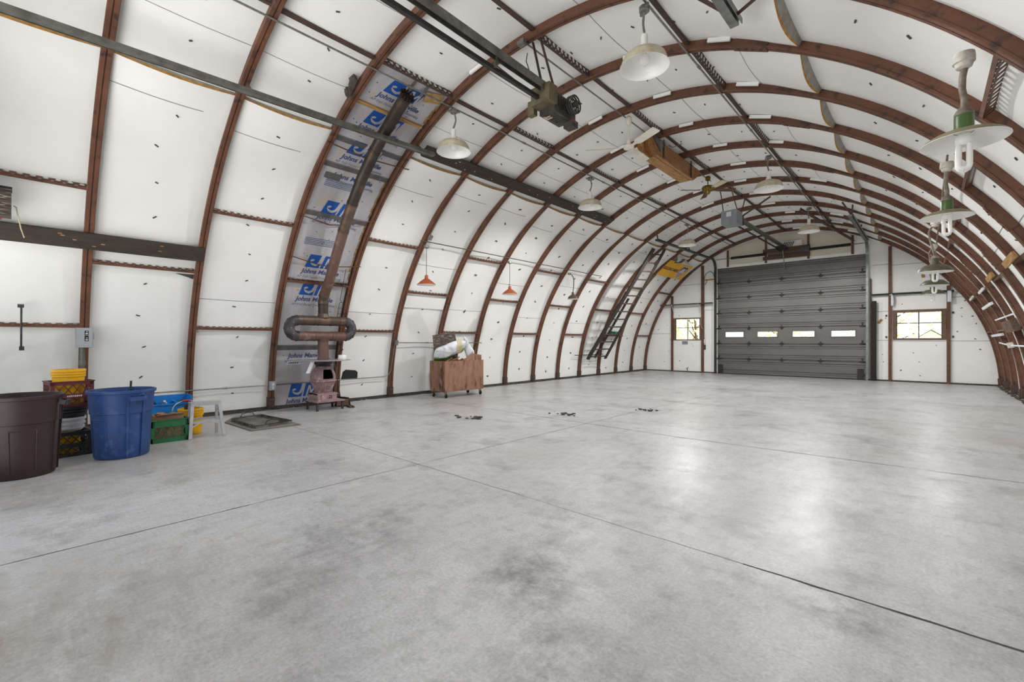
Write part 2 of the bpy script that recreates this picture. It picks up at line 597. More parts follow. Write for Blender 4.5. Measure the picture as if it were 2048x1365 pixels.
def crack(pts, w, mi=1, z=.0015):
    """a saw cut / crack in the slab: a thin dark ribbon with a slightly uneven edge"""
    for a, b_ in zip(pts[:-1], pts[1:]):
        a, b_ = Vector((*a, z)), Vector((*b_, z))
        L = (b_ - a).length
        n = max(2, int(L / .12))
        d = (b_ - a).normalized()
        s_ = Vector((-d.y, d.x, 0))
        prev = None
        for i in range(n + 1):
            p = a + d * (L * i / n) + s_ * R_.uniform(-.004, .004)
            ww = w * R_.uniform(.55, 1.2)
            cur = (p - s_ * ww / 2, p + s_ * ww / 2)
            if prev:
                m.quad(prev[0], cur[0], cur[1], prev[1], mi)
            prev = cur


for yy in (2.95, 6.38, 9.85, 13.3, 16.75):
    if yy < 3:
        crack([(-5.5, yy), (1.3, yy + .02)], .007, 2)
        crack([(1.3, yy + .02), (3.1, yy)], .010, 4)
        crack([(3.1, yy), (5.5, yy - .05)], .016, 1)
    else:
        crack([(-5.5, yy), (1.4, yy - .15), (5.5, yy + .06)] if yy < 7 else [(-5.5, yy), (5.5, yy)], .009, 2 if yy > 7 else 1)
crack([(-.16, YF), (-.17, 1.3)], .009, 1)
crack([(-.17, 1.3), (-.16, 3.2)], .006, 1)
crack([(-.16, 3.2), (-.14, 8.0), (.1, 14.3), (.1, YB)], .009, 2)
# dark grit along the foot of the long walls
for sx in (-1, 1):
    for i in range(150):
        y = YF + .1 + i * .135
        m.box((sx * (5.50 + R_.uniform(-.015, .03)), y, .012), (R_.uniform(.03, .09), R_.uniform(.08, .2), .02), 3,
              Matrix.Rotation(R_.uniform(-.2, .2), 3, 'Z'))
struct('floor', m, [M['floor'], M['dirt'], M['seam'], M['dirt'], M['pale_dust']])

# ------------------------------------------------------------------ curved foam lining
TL, TR = 58.0, 120.6        # where the upper boards meet the wall boards
FOIL = 2                    # bay with foil-faced boards (left side, up to the first upper purlin)


def sm(x):
    x = max(0, min(1, x))
    return x * x * (3 - 2 * x)


def r_wall_left(th, t):
    return RL - .012 - .025 * math.sin(pi * t) - (.042 + .050 * math.sin(pi * t)) * sm((th - 46) / 12)


def r_ceil(th, t):
    return RL - .028 * math.sin(pi * t) - (.062 + .065 * math.sin(pi * t)) * sm((th - 108) / 12.6)


def r_wall_right(th, t):
    return RL - .004 - .02 * math.sin(pi * t)


def lining(m, k, t0, t1, rf, mi=0, step=2.0, nt_=8, mi_end=None):
    ya, yb = (YF if k < 0 else ribY(k)), (YB if k == NR - 1 else ribY(k + 1))
    n = max(1, round((t1 - t0) / step))
    vs, fs = [], []
    for i in range(n + 1):
        th = t0 + (t1 - t0) * i / n
        for j in range(nt_ + 1):
            t = j / nt_
            vs.append(A(th, rf(th, t), ya + (yb - ya) * t))
    w = nt_ + 1
    for i in range(n):
        for j in range(nt_):
            fs.append((i * w + j, i * w + j + 1, (i + 1) * w + j + 1, (i + 1) * w + j))
    m.add(vs, fs, mi, True)


def strip(m, k, th, dth, rf, off, mi, ta=.03, tb=.97, nt_=8):
    """a thin seam painted on as a ribbon of its own just proud of the boards"""
    ya, yb = ribY(k), ribY(k + 1)
    pr = None
    for j in range(nt_ + 1):
        t = ta + (tb - ta) * j / nt_
        y = ya + (yb - ya) * t
        cur = (A(th - dth / 2, rf(th, t) - off, y), A(th + dth / 2, rf(th, t) - off, y))
        if pr:
            m.quad(pr[0], cur[0], cur[1], pr[1], mi)
        pr = cur


def step_face(m, k, th, r_in, r_out, mi_rim, mi_skin, frac=.35, nt_=8):
    ya, yb = (YF if k < 0 else ribY(k)), (YB if k == NR - 1 else ribY(k + 1))
    pr = None
    for j in range(nt_ + 1):
        t = j / nt_
        y = ya + (yb - ya) * t
        a, c_ = r_in(th, t), r_out(th, t)
        a_ = a - .006
        mid = a_ + max(.014, (c_ - a_) * frac)
        cur = (A(th, a_, y), A(th, mid, y), A(th, c_ + .02, y))
        if pr:
            m.quad(pr[0], cur[0], cur[1], pr[1], mi_rim)
            m.quad(pr[1], cur[1], cur[2], pr[2], mi_skin)
        pr = cur


def fasteners(m, k, t0, t1, rf, tan):
    ya, yb = ribY(max(k, 0)), ribY(k + 1)
    th = t0 + R_.uniform(2.5, 5)
    while th < t1:
        t = .5 + R_.uniform(-.06, .06)
        y = ya + (yb - ya) * t
        p = A(th, rf(th, t) - .006, y)
        big = tan and R_.random() < .75
        if big:
            m.box(p, (R_.uniform(.05, .085), R_.uniform(.03, .05), .012), 4, arch_rot(th, R_.uniform(-1.2, 1.2)))
            m.box(p + Nn(th) * .004, (.03, .016, .012), 3, arch_rot(th, R_.uniform(-1.5, 1.5)))
        else:
            m.box(p, (R_.uniform(.035, .055), .016, .012), 3, arch_rot(th, R_.uniform(-.8, .8)))
        th += R_.uniform(4.9, 6.2)


mats_l = [M['foam'], M['foam_edge'], M['foam_skin'], M['nail'], M['nail2'], M['seam']]
wl, ce, wr = MB(), MB(), MB()
for k in range(-1, NR):
    foil = (k == FOIL)
    if not foil:
        lining(wl, k, TH0, TL, r_wall_left, 0)
        step_face(wl, k, TL, r_wall_left, r_ceil, 1, 2, .55)
    else:
        lining(wl, k, TH0, 74, lambda th, t: RL + .02, 0)
    lining(ce, k, 72.6 if foil else TL, TR, r_ceil, 0)
    lining(wr, k, TR, 180 - TH0, r_wall_right, 0)
    step_face(ce, k, TR, r_ceil, r_wall_right, 1, 2, .22)
    if k < 0 or k == NR - 1:
        continue
    if not foil:
        fasteners(wl, k, TH0, TL - 2, r_wall_left, k >= 5)
    fasteners(ce, k, 75 if foil else TL + 2, 112, r_ceil, False)
    fasteners(wr, k, TR + 3, 172, r_wall_right, False)
    # seams between boards
    if not foil:
        strip(wl, k, {0: 54.2, 1: 52.5}.get(k, 53.5 if k % 3 else 51.2), .09, r_wall_left, .004, 5, .04, .75)
        if k % 2 == 1:
            strip(wl, k, 21.5 + (k % 3), .08, r_wall_left, .004, 5)
        if k >= 4 and k % 2 == 0:
            strip(wl, k, 34.5 - (k % 4), .08, r_wall_left, .004, 5)
        strip(ce, k, 65.5, .07, r_ceil, .004, 5)
    for th in (79.5, 97.6 if k > 2 else 96.5):
        strip(ce, k, th + (k % 3) * .5, .075, r_ceil, .004, 5)
    if k % 2 == 0:
        strip(ce, k, 112.4, .06, r_ceil, .004, 5)
    strip(wr, k, 147.2 + (k % 2) * 1.2, .09, r_wall_right, .004, 5)
    strip(wr, k, 163.5, .08, r_wall_right, .004, 5)
    # white foam offcuts wedged over the ribs
    if k >= 2:
        for th in (81.5 + R_.uniform(-2.5, 2.5), 96.5 + R_.uniform(-3, 3), 110 + R_.uniform(-2.5, 2.5)):
            if R_.random() < .2:
                continue
            y = ribY(k + 1) - .085
            ce.box(A(th, RL - .045, y), (.03, R_.uniform(.26, .38), .05), 0, arch_rot(th, R_.uniform(-.05, .05)))
# odd repair boards: a dark gap at a board corner and a patch board
wl.prism([(0, 0), (.24, 0), (.24, -.075), (.19, -.055), (.1, -.028)], A(26.7, RI + .09, ribY(1) - .29), Vector((0, 1, 0)), Tt(26.5), Nn(26.5), .012, 3)
wl.box(A(25.0, RL - .055, ribY(4) + .66), (1.2, .30, .02), 0, arch_rot(25.0))
struct('wall_left', wl, mats_l)
struct('ceiling', ce, mats_l)
struct('wall_right', wr, mats_l)

# ------------------------------------------------------------------ steel arch ribs with their purlins
def rib_section(m, y, ta, tb, n=110, mi=0, w=.108, r0=RI, r1=RI + .122):
    h = w / 2
    prof = [(-h, r0 + .004), (-h + .006, r0), (-.007, r0), (-.007, r0 + .016), (.007, r0 + .016), (.007, r0), (h - .006, r0), (h, r0 + .004),
            (h, r0 + .020), (.036, r0 + .026), (.036, r1), (-.036, r1), (-.036, r0 + .026), (-h, r0 + .020)]
    vs, fs = [], []
    q = len(prof)
    for i in range(n + 1):
        th = ta + (tb - ta) * i / n
        for a, r in prof:
            vs.append(A(th, r, y + a))
    for i in range(n):
        for j in range(q):
            j2 = (j + 1) % q
            fs.append((i * q + j, i * q + j2, (i + 1) * q + j2, (i + 1) * q + j))
    fs.append(tuple(range(q)))
    fs.append(tuple(n * q + j for j in reversed(range(q))))
    m.add(vs, fs, mi, True)


def purlin_mesh(ya, yb, th, nh=13, r0=RI + .008, r1=RI + .108, fl=.042, sgn=1, hat=False):
    """channel: a web standing on the arch with round holes, and a folded inner lip"""
    m = MB()
    L = yb - ya
    cw = L / nh
    hr = .031
    if hat:
        r0, r1 = RI + .004, RI + .112
        hr = .034
    rc = (r0 + r1) / 2 + .006
    seg = 12
    dth = math.degrees(.0022 / RI)

    def P(y, r, side):
        return A(th + side * dth, r, y)
    for side in (-1, 1):
        for c_ in range(nh):
            yc = ya + cw * (c_ + .5)
            vs = []
            for s_ in range(seg):
                a = 2 * pi * s_ / seg
                vs.append(P(yc + hr * math.cos(a) * .95, rc + hr * math.sin(a), side))
            for s_ in range(seg):
                a = 2 * pi * s_ / seg
                ca, sa = math.cos(a), math.sin(a)
                k_ = min((cw / 2) / abs(ca) if abs(ca) > 1e-6 else 9, ((r1 - rc) if sa > 0 else (rc - r0)) / abs(sa) if abs(sa) > 1e-6 else 9)
                vs.append(P(yc + k_ * ca, rc + k_ * sa, side))
            fs = [(s_, (s_ + 1) % seg, seg + (s_ + 1) % seg, seg + s_) for s_ in range(seg)]
            m.add(vs, fs)
    # edges and the folded lip
    lip = math.degrees(fl / RI) * sgn
    g = lip / fl if fl else 0
    lips = [(th - dth, th + lip, r0 - .003, r0 + .003), (th - dth, th + lip * .5, r1 - .003, r1 + .003)]
    if hat:                  # hat channel: the second flange stands off from the web
        lips = [(th - dth, th + g * .008, r0 - .003, r0 + .003), (th + g * .050, th + g * .092, r0 - .003, r0 + .003), (th + g * .088, th + g * .092, r0, r1), (th - dth, th + g * .092, r1 - .003, r1 + .003)]
    for (tha, thb, ra, rb) in lips:
        a, b_ = min(tha, thb), max(tha, thb)
        vs = [A(t_, r, y) for y in (ya, yb) for t_, r in ((a, ra), (b_, ra), (b_, rb), (a, rb))]
        m.add(vs, [(0, 1, 2, 3), (7, 6, 5, 4), (0, 4, 5, 1), (1, 5, 6, 2), (2, 6, 7, 3), (3, 7, 4, 0)])
    return m


ODD = (17.5, 38.8, 90.5, 141.0, 162.5)
EVEN = (27.7, 72.95, 107.05, 152.3)
ORD = ['first', 'second', 'third', 'fourth', 'fifth', 'sixth', 'seventh', 'eighth', 'ninth', 'tenth', 'eleventh', 'twelfth', 'thirteenth',
       'fourteenth', 'fifteenth']
RIBLAB = {
    0: 'rust-brown steel arch rib carrying the grey switch box, nearest to the camera',
    1: 'rust-brown steel arch rib at the right end of the low dark plank',
    2: 'rust-brown steel arch rib along the left edge of the foil boards',
    3: 'rust-brown steel arch rib along the right edge of the foil boards',
    14: 'rust-brown steel arch rib against the far end wall',
}
for k in range(NR):
    y = ribY(k)
    lab = RIBLAB.get(k) or 'rust-brown steel arch rib, %s beyond the foil boards, counting the one at their edge' % ORD[k - 3]
    t = thing('arch_rib', (0, y, 0), lab, 'arch rib', 'steel arch ribs of the hut')
    m = MB()
    rib_section(m, y, 1.2, 178.8)
    m.build('rib', [M['rust']], t, sharp=30)
    # foot plates with bolts
    for th in (2.4, 177.6):
        f_ = MB()
        f_.box(A(th, RI + .045, y), (.107, .20, .13), 0, arch_rot(th))
        for dy in (-.035, .035):
            f_.box(A(th + (.6 if th < 90 else -.6), RI - .022, y + dy * .6), (.022, .022, .014), 1, arch_rot(th))
        f_.build('foot_plate', [M['rust_dark'], M['galv']], t)
    # bolted splice
    if k % 2 == 0:
        for th in (114.8, 146.5 if k % 4 else 149.5):
            s_ = MB()
            s_.box(A(th, RI - .004, y), (.108, .42, .016), 0, arch_rot(th))
            s_.box(A(th, RI + .05, y), (.107, .42, .11), 0, arch_rot(th))
            for d in (-1.4, -.45, .45, 1.4):
                s_.box(A(th + d, RI - .014, y), (.026, .026, .012), 0, arch_rot(th, .7))
            s_.build('splice_plate', [M['rust']], t)
    if k == NR - 1 and False:
        break
    # purlins towards the next rib (and, for the first rib, back to the front wall)
    spans = []
    if k < NR - 1:
        spans.append((k, y + .04, ribY(k + 1) - .0545))
    if k == 0:
        spans.append((-1, YF + .03, y - .04))
    for kk, ya, yb in spans:
        full, thin = (ODD, (72.2, 106.3)) if kk % 2 else (EVEN, (90.2, ))
        for th in full:
            purlin_mesh(ya, yb, th, 13, sgn=-1, hat=False).build('purlin', [M['rust_dark'] if 60 < th < 120 else M['rust']], t)
        for th in thin:
            b2 = MB()
            b2.bar(A(th, RI + .075, ya), A(th, RI + .075, yb), .055, .03, Nn(th))
            b2.build('batten', [M['rust_dark']], t)

# dark sill channels along the feet of the two long walls
for nm, sx in (('baseboard_left', -1), ('baseboard_right', 1)):
    m = MB()
    m.bx(sx * 5.60, sx * 5.66, YF + .05, YB - .02, .001, .055)
    struct(nm, m, [M['dirt']])

# ------------------------------------------------------------------ end walls
def end_wall(m, y0, y1, holes, rmax, mi=0, xs=()):
    edges = sorted(set([-5.6 + i * .2 for i in range(57)] + [h_[0] for h_ in holes] + [h_[1] for h_ in holes] + list(xs)))

    def top(x):
        return ZC + math.sqrt(max(0, rmax * rmax - x * x))
    for a, b_ in zip(edges[:-1], edges[1:]):
        if b_ - a < 1e-4:
            continue
        cuts = sorted((h_[2], h_[3]) for h_ in holes if h_[0] <= a + 1e-5 and h_[1] >= b_ - 1e-5)
        z = 0
        for c0, c1 in cuts + [(None, None)]:
            ta, tb = top(a), top(b_)
            za, zb = (ta, tb) if c0 is None else (min(c0, ta), min(c0, tb))
            if max(za, zb) > z + 1e-4:
                vs = [(a, y0, z), (b_, y0, z), (b_, y0, max(zb, z)), (a, y0, max(za, z)), (a, y1, z), (b_, y1, z), (b_, y1, max(zb, z)), (a, y1, max(za, z))]
                m.add(vs, [(0, 1, 2, 3), (7, 6, 5, 4), (0, 4, 5, 1), (3, 2, 6, 7), (0, 3, 7, 4), (1, 5, 6, 2)], mi)
            if c1 is not None:
                z = c1


DW, DH = 2.43, 4.32
WL = (-4.27, -3.10, 1.375, 2.335)        # left window opening (x0, x1, z0, z1)
WR = (3.13, 4.41, 1.375, 2.35)
m = MB()
end_wall(m, YB, YB + .14, [(-DW, DW, 0, DH), WL, WR], RL + .02)
# board joints on the end wall
for (x0, x1, z) in ((-5.4, -4.3, 1.66), (-4.3, -3.0, 2.79), (-3.0, -2.45, 2.63), (-4.3, -3.0, 3.75), (2.6, 3.05, 3.9), (2.6, 3.05, 1.36), (2.6, 3.05, 2.33), (3.1, 4.4, 1.33),
                    (4.5, 5.45, 1.34), (3.1, 4.4, 3.85), (4.5, 5.0, 2.7), (-2.0, 2.1, 4.75)):
    m.bx(x0, x1, YB - .004, YB + .01, z - .006, z + .006, 1)
for i in range(46):
    x = R_.choice([R_.uniform(2.7, 5.3), R_.uniform(-5.2, -2.6)])
    z = R_.uniform(.15, 2.6)
    if any(h_[0] - .1 < x < h_[1] + .1 and h_[2] - .1 < z < h_[3] + .1 for h_ in (WL, WR)):
        continue
    m.box((x, YB - .004, z), (R_.uniform(.02, .05), .01, R_.uniform(.012, .03)), 2, Matrix.Rotation(R_.uniform(0, 3), 3, 'Y'))
# cream coloured boards over the door
for a, b_ in ((-1.98, -.66), (-.60, .73), (.79, 2.02)):
    pts = [(a, 4.42), (b_, 4.42)] + [(x, ZC + math.sqrt((RI - .02) ** 2 - x * x)) for x in [b_ - (b_ - a) * i / 6 for i in range(7)]]
    m.prism(pts, (0, YB - .012, 0), (1, 0, 0), (0, 0, 1), (0, 1, 0), .014, 3)
struct('wall_back', m, [M['foam'], M['seam'], M['nail'], M['backing']])
m = MB()
end_wall(m, YF - .1, YF, [(-2.43, 2.43, 0, 4.32), (-4.75, -2.75, .9, 2.6)], RL + .02)  # unseen end: doorway opened and window enlarged for the light they admit
struct('wall_front', m, [M['foam']])
m = MB()
m.bx(-5.55, -2.45, YB - .05, YB, .001, .045)
m.bx(2.5, 5.55, YB - .05, YB, .001, .045)
struct('baseboard_back', m, [M['dirt']])

# windows in the far wall
for n_, (x0, x1, z0, z1), fw in (('window_1', WL, .055), ('window_2', WR, .09)):
    root = bpy.data.objects.new(n_, None)
    col.objects.link(root)
    root.location = ((x0 + x1) / 2, YB, z0)
    root['kind'] = 'structure'
    f_ = MB()
    for a, b_, c_, d in ((x0, x1, z0, z0 + fw * .6), (x0, x1, z1 - fw * .9, z1), (x0, x0 + fw, z0 + fw * .6, z1 - fw * .9), (x1 - fw, x1, z0 + fw * .6, z1 - fw * .9)):
        f_.bx(a, b_, YB - .035, YB + .12, c_, d)
    f_.build('window_frame', [M['wood_frame']], root)
    q = MB()
    xm = (x0 + x1) / 2
    zm = z0 + .60 * (z1 - z0) * .93
    q.bx(xm - .014, xm + .014, YB + .055, YB + .085, z0 + fw * .6, z1 - fw * .9)
    q.bx(x0 + fw, x1 - fw, YB + .058, YB + .082, zm - .012, zm + .012)
    q.bx(x0 + fw, x0 + fw + .02, YB + .05, YB + .09, z0 + fw * .6, z1 - fw * .9)
    q.bx(x1 - fw - .02, x1 - fw, YB + .05, YB + .09, z0 + fw * .6, z1 - fw * .9)
    q.build('muntins', [M['rust_dark']], root)
    gmb = MB()
    gmb.bx(x0 + fw, x1 - fw, YB + .066, YB + .072, z0 + fw * .6, z1 - fw * .9)
    gmb.build('pane', [M['glass']], root)

# sectional overhead door
door = bpy.data.objects.new('door_1', None)
col.objects.link(door)
door.location = (0, YB, 0)
door['kind'] = 'structure'
NSEC = 7
SH = DH / NSEC
DWIN = [-1.78, -.59, .60, 1.79]


def section(z0, win):
    m = MB()
    prof = [(0, -.012), (.012, -.012), (.028, .03), (.10, .03), (.118, .004), (.17, .004), (.188, .03), (.43, .03), (.448, .004), (.50, .004), (.518, .03), (SH - .028, .03), (SH - .012, -.012),
            (SH, -.012)]
    yb = YB + .03
    if not win:
        vs = []
        for x in (-DW, DW):
            for z, d in prof:
                vs.append((x, yb - d, z0 + z))
        n = len(prof)
        m.add(vs, [(i, i + 1, n + i + 1, n + i) for i in range(n - 1)])
        m.quad((-DW, yb + .03, z0), (DW, yb + .03, z0), (DW, yb + .03, z0 + SH), (-DW, yb + .03, z0 + SH))
    else:
        za, zb = z0 + .255, z0 + .475
        prev = -DW
        spans = []
        for c_ in DWIN:
            spans.append((prev, c_ - .36, None))
            spans.append((c_ - .36, c_ + .36, 1))
            prev = c_ + .36
        spans.append((prev, DW, None))
        for a, b_, w in spans:
            for (u0, u1) in (((z0, za), (zb, z0 + SH)) if w else ((z0, z0 + SH), )):
                m.bx(a, b_, yb - .02, yb + .025, u0, u1)
        m.bx(-DW, DW, yb - .026, yb - .018, z0 + .03, z0 + .10)
        m.bx(-DW, DW, yb - .026, yb - .018, z0 + SH - .10, z0 + SH - .03)
    return m


for i in range(NSEC):
    z0 = i * SH
    p = section(z0, i == 2).build('door_panel', [M['door_steel']], door, sharp=20)
    if i == 2:
        for c_ in DWIN:
            w = MB()
            za, zb = z0 + .255, z0 + .475
            for (a, b_, u0, u1) in ((c_ - .375, c_ + .375, za - .02, za + .012), (c_ - .375, c_ + .375, zb - .012, zb + .02), (c_ - .375, c_ - .34, za, zb), (c_ + .34, c_ + .375, za, zb)):
                w.bx(a, b_, YB - .005, YB + .045, u0, u1)
            wf = w.build('window_frame', [M['door_steel']], p)
            gg = MB()
            gg.bx(c_ - .345, c_ + .345, YB + .02, YB + .026, za, zb)
            gg.build('pane', [M['glass']], p)
    if i:
        for x in (-1.24, -.10, 1.13):
            hmb = MB()
            hmb.box((x, YB - .004, z0), (.05, .02, .15))
            hmb.box((x, YB - .010, z0 + .01), (.17, .022, .03))
            hmb.box((x, YB - .006, z0 - .05), (.10, .016, .02), 0)
            hmb.tube([(x - .06, YB - .02, z0), (x + .06, YB - .02, z0)], .011, 6)
            hmb.build('hinge', [M['black_steel']], p)
        for x in (-2.36, 2.33):
            hmb = MB()
            hmb.box((x, YB - .012, z0), (.16, .035, .05))
            hmb.box((x, YB - .006, z0 + .05), (.05, .022, .16))
            hmb.tube([(x, YB - .04, z0), (x + (.16 if x > 0 else -.16), YB - .04, z0)], .012, 6)
            hmb.build('roller_hinge', [M['black_steel']], p)
for x in (-2.30, 2.28):
    b2 = MB()
    b2.bx(x - .09, x + .09, YB - .02, YB - .002, .03, .20)
    b2.bx(x - .09, x + .09, YB - .02, YB - .002, .215, .38)
    b2.build('bottom_bracket', [M['black_steel']], door)
b2 = MB()
b2.bx(-DW, DW, YB - .005, YB + .05, 0, .03)
b2.build('bottom_seal', [M['black_rubber']], door)

# steel posts of the far wall
def post(x, z0, z1, w=.085, lab='', dy=.075):
    m = MB()
    m.bx(x - w / 2, x + w / 2, YB - dy, YB - dy + .014, z0, z1)
    m.bx(x - w / 2, x - w / 2 + .018, YB - dy + .014, YB - .001, z0, z1)
    m.bx(x + w / 2 - .018, x + w / 2, YB - dy + .014, YB - .001, z0, z1)
    o = m.build('wall_post', [M['rust']], origin=(x, YB, z0))
    tag(o, lab, 'post', 'steel posts of the far wall')


def archz(x):
    return ZC + math.sqrt((RI - .01) ** 2 - x * x)


post(-4.33, .001, archz(-4.33) - .02, lab='brown steel wall post just left of the small left window')
post(-3.02, .001, archz(-3.02) - .02, .10, 'brown steel wall post between the left window and the big door')
post(3.06, .001, archz(3.06) - .02, lab='brown steel wall post just left of the right-hand window')
post(4.46, .001, archz(4.46) - .02, lab='brown steel wall post just right of the right-hand window')
post(-2.02, DH + .03, archz(-2.02) - .02, .07, 'short brown post above the door, leftmost of the four', .05)
post(-.63, DH + .03, archz(-.63) - .02, .07, 'short brown post above the door, at the left end of the spring board', .05)
post(.76, DH + .03, archz(.76) - .02, .07, 'short brown post above the door, at the right end of the spring board', .05)
post(2.06, DH + .03, archz(2.06) - .02, .07, 'short brown post above the door, rightmost of the four', .05)

# ------------------------------------------------------------------ outside, seen through the far windows
m = MB()
m.quad((-45, YB + .16, -.06), (45, YB + .16, -.06), (45, 90, -.06), (-45, 90, -.06))
struct('ground', m, [M['lawn']])


def tree(x, y, h, r, leaf, lab, n=900):
    t = thing('tree', (x, y, -.06), lab, 'tree', 'trees outside the far wall')
    m = MB()
    m.tube([(x, y, -.06), (x + .1, y, h * .3), (x - .05, y + .1, h * .6)], [.16, .12, .05], 8)
    for i in range(9):
        a = i * 2.4
        z = h * (.25 + .06 * i)
        m.tube([(x, y, z), (x + math.cos(a) * r * .7, y + math.sin(a) * r * .7, z + h * .18)], [.05, .015], 5)
    m.build('trunk', [M['bark']], t)
    c_ = MB()
    for i in range(n):
        while True:
            p = Vector((R_.uniform(-1, 1), R_.uniform(-1, 1), R_.uniform(-1, 1)))
            if .25 < p.length < 1:
                break
        q = Vector((x + p.x * r, y + p.y * r, h * .54 + p.z * h * .48))
        s_ = R_.uniform(.06, .15)
        a = Vector((R_.uniform(-1, 1), R_.uniform(-1, 1), R_.uniform(-1, 1))).normalized()
        b_ = a.orthogonal().normalized()
        c_.add([q - a * s_, q + b_ * s_ * .5, q + a * s_, q - b_ * s_ * .5], [(0, 1, 2, 3)])
    c_.build('foliage', [leaf], t)


tree(-10.4, 26.6, 4.6, 1.9, M['leaf'], 'yellow-green tree seen through the left half of the left window')
tree(-7.0, 29.5, 4.9, 1.9, M['leaf'], 'yellow-green tree seen through the right half of the left window')
tree(2.2, 33.4, 4.2, 2.0, M['leaf_b'], 'tan leafy tree seen through the left half of the right-hand window')
tree(5.9, 37.2, 5.0, 1.9, M['leaf'], 'green leafy tree beyond the shed in the right-hand window')
tree(-3.2, 34.0, 3.6, 1.9, M['leaf'], 'green leafy tree seen through the small windows of the big door', 1100)
sh = thing('shed', (4.15, 30.4, -.06), 'small white shed standing on the lawn outside the right-hand window', 'shed')
m = MB()
m.bx(3.75, 4.55, 30, 31, -.06, 1.55)
m.prism([(-.4, 0), (.4, 0), (0, .3)], (4.15, 30, 1.55), (1, 0, 0), (0, 0, 1), (0, 1, 0), 1.0)
m.build('wall', [M['siding']], sh)
m = MB()
for s_ in (-1, 1):
    m.bar((4.15, 29.93, 1.88), (4.15 + s_ * .46, 29.93, 1.53), .001, .04, (0, 1, 0))
    m.add([(4.15, 29.92, 1.87), (4.15 + s_ * .47, 29.92, 1.52), (4.15 + s_ * .47, 31.08, 1.52), (4.15, 31.08, 1.87), (4.15, 29.92, 1.90), (4.15 + s_ * .47, 29.92, 1.55),
           (4.15 + s_ * .47, 31.08, 1.55), (4.15, 31.08, 1.90)], [(0, 1, 2, 3), (7, 6, 5, 4), (0, 4, 5, 1), (1, 5, 6, 2), (2, 6, 7, 3), (3, 7, 4, 0)])
m.build('roof', [M['shed_roof']], sh)
# ------------------------------------------------------------------ pendant lamps
def lamp_fill(o, z, power, radius=.05, colr=(1, .993, .985), kind='SPOT'):  # fill light added below the shades of unlit lamps to even out the hut
    d = bpy.data.lights.new('lamp_fill', kind)
    d.energy = power
    if kind == 'SPOT':
        d.spot_size = rad(176)
        d.spot_blend = .35
    d.shadow_soft_size = radius
    d.color = colr
    l = bpy.data.objects.new('lamp_fill', d)
    col.objects.link(l)
    l.parent = o
    l.location = (0, 0, z)


def place_lamp(parts, name, loc, rotz, lab, group, light=None):
    t = thing(name, loc, lab, 'lamp', group)
    t.rotation_euler.z = rotz
    for nm, me, mats in parts:
        if nm not in CACHE.get(id(parts), {}):
            o = me.build(nm, mats, origin=(0, 0, 0), sharp=40)
            CACHE.setdefault(id(parts), {})[nm] = o.data
            o.parent = t
        else:
            o = bpy.data.objects.new(nm, CACHE[id(parts)][nm])
            col.objects.link(o)
            o.parent = t
    if light:
        lamp_fill(t, *light)
    return t


CACHE = {}
ROTT = Matrix.Identity(3)


def dome_parts():
    P = []
    b = MB()
    b.lathe([(0, .0), (.058, .0), (.062, -.01), (.062, -.05), (.05, -.062), (0, -.062)], 8)
    b.tube([(-.10, 0, -.03), (.10, 0, -.03)], .018, 8)
    P.append(('junction_box', b, [M['conduit']]))
    t = MB()
    t.tube([(0, 0, -.05), (.025, 0, -.10), (.035, 0, -.17), (.02, 0, -.24), (0, 0, -.29), (0, 0, -.335)], .014, 8)
    P.append(('stem', t, [M['conduit']]))
    s = MB()
    s.lathe([(0, -.32), (.034, -.322), (.04, -.34), (.04, -.44), (.05, -.46), (.052, -.495), (.075, -.51)], 20)
    s.box((.041, 0, -.47), (.02, .012, .05), 1)
    P.append(('socket', s, [M['porcelain'], M['label_black']]))
    d = MB()
    out = [(.05, -.498), (.085, -.508), (.15, -.527), (.205, -.552), (.235, -.582), (.252, -.63), (.262, -.672), (.276, -.69)]
    d.lathe(out, 40, mi=0)
    inn = [(.276, -.692), (.258, -.676), (.246, -.632), (.228, -.588), (.198, -.560), (.145, -.536), (.08, -.516), (.0, -.51)]
    d.lathe([(.276, -.69), (.276, -.692)] + inn[1:], 40, mi=1)
    P.append(('shade', d, [M['cream_enamel'], M['white_enamel']]))
    u = MB()
    u.lathe([(.016, -.51), (.022, -.535), (.045, -.56), (.06, -.595), (.062, -.62), (.052, -.65), (.03, -.67), (0, -.677)], 20)
    P.append(('bulb', u, [M['bulb_clear']]))
    return P


DOME = dome_parts()
WP = 140
LL = 'white enamel dome lamps'
for (x, y, z, rz, lab, g_) in (
        (-1.76, 4.83, 5.10, 1.0, 'white dome lamp on the left row, nearest, beside the top of the stove pipe', 0),
        (-1.79, 8.95, 5.10, 1.0, 'white dome lamp on the left row, second from the camera', 0),
        (-1.74, 14.6, 5.10, 1.0, 'white dome lamp on the left row, farthest, near the ladder top', 0),
        (1.53, 4.87, 5.165, 2.4, 'white dome lamp nearest on the right-of-ridge row, with a clear bulb, largest in view', 0),
        (1.52, 10.52, 5.165, 2.4, 'white dome lamp on the right-of-ridge row, second from the camera', 0),
        (1.45, 15.38, 5.165, 2.4, 'white dome lamp on the right-of-ridge row, farthest, in front of the big door', 0)):
    place_lamp(DOME, 'dome_lamp', (x, y, z), rz, lab, LL, (-.765, WP * (.85 if y < 6 else 1.15 if y < 12 else 1.55), .07))


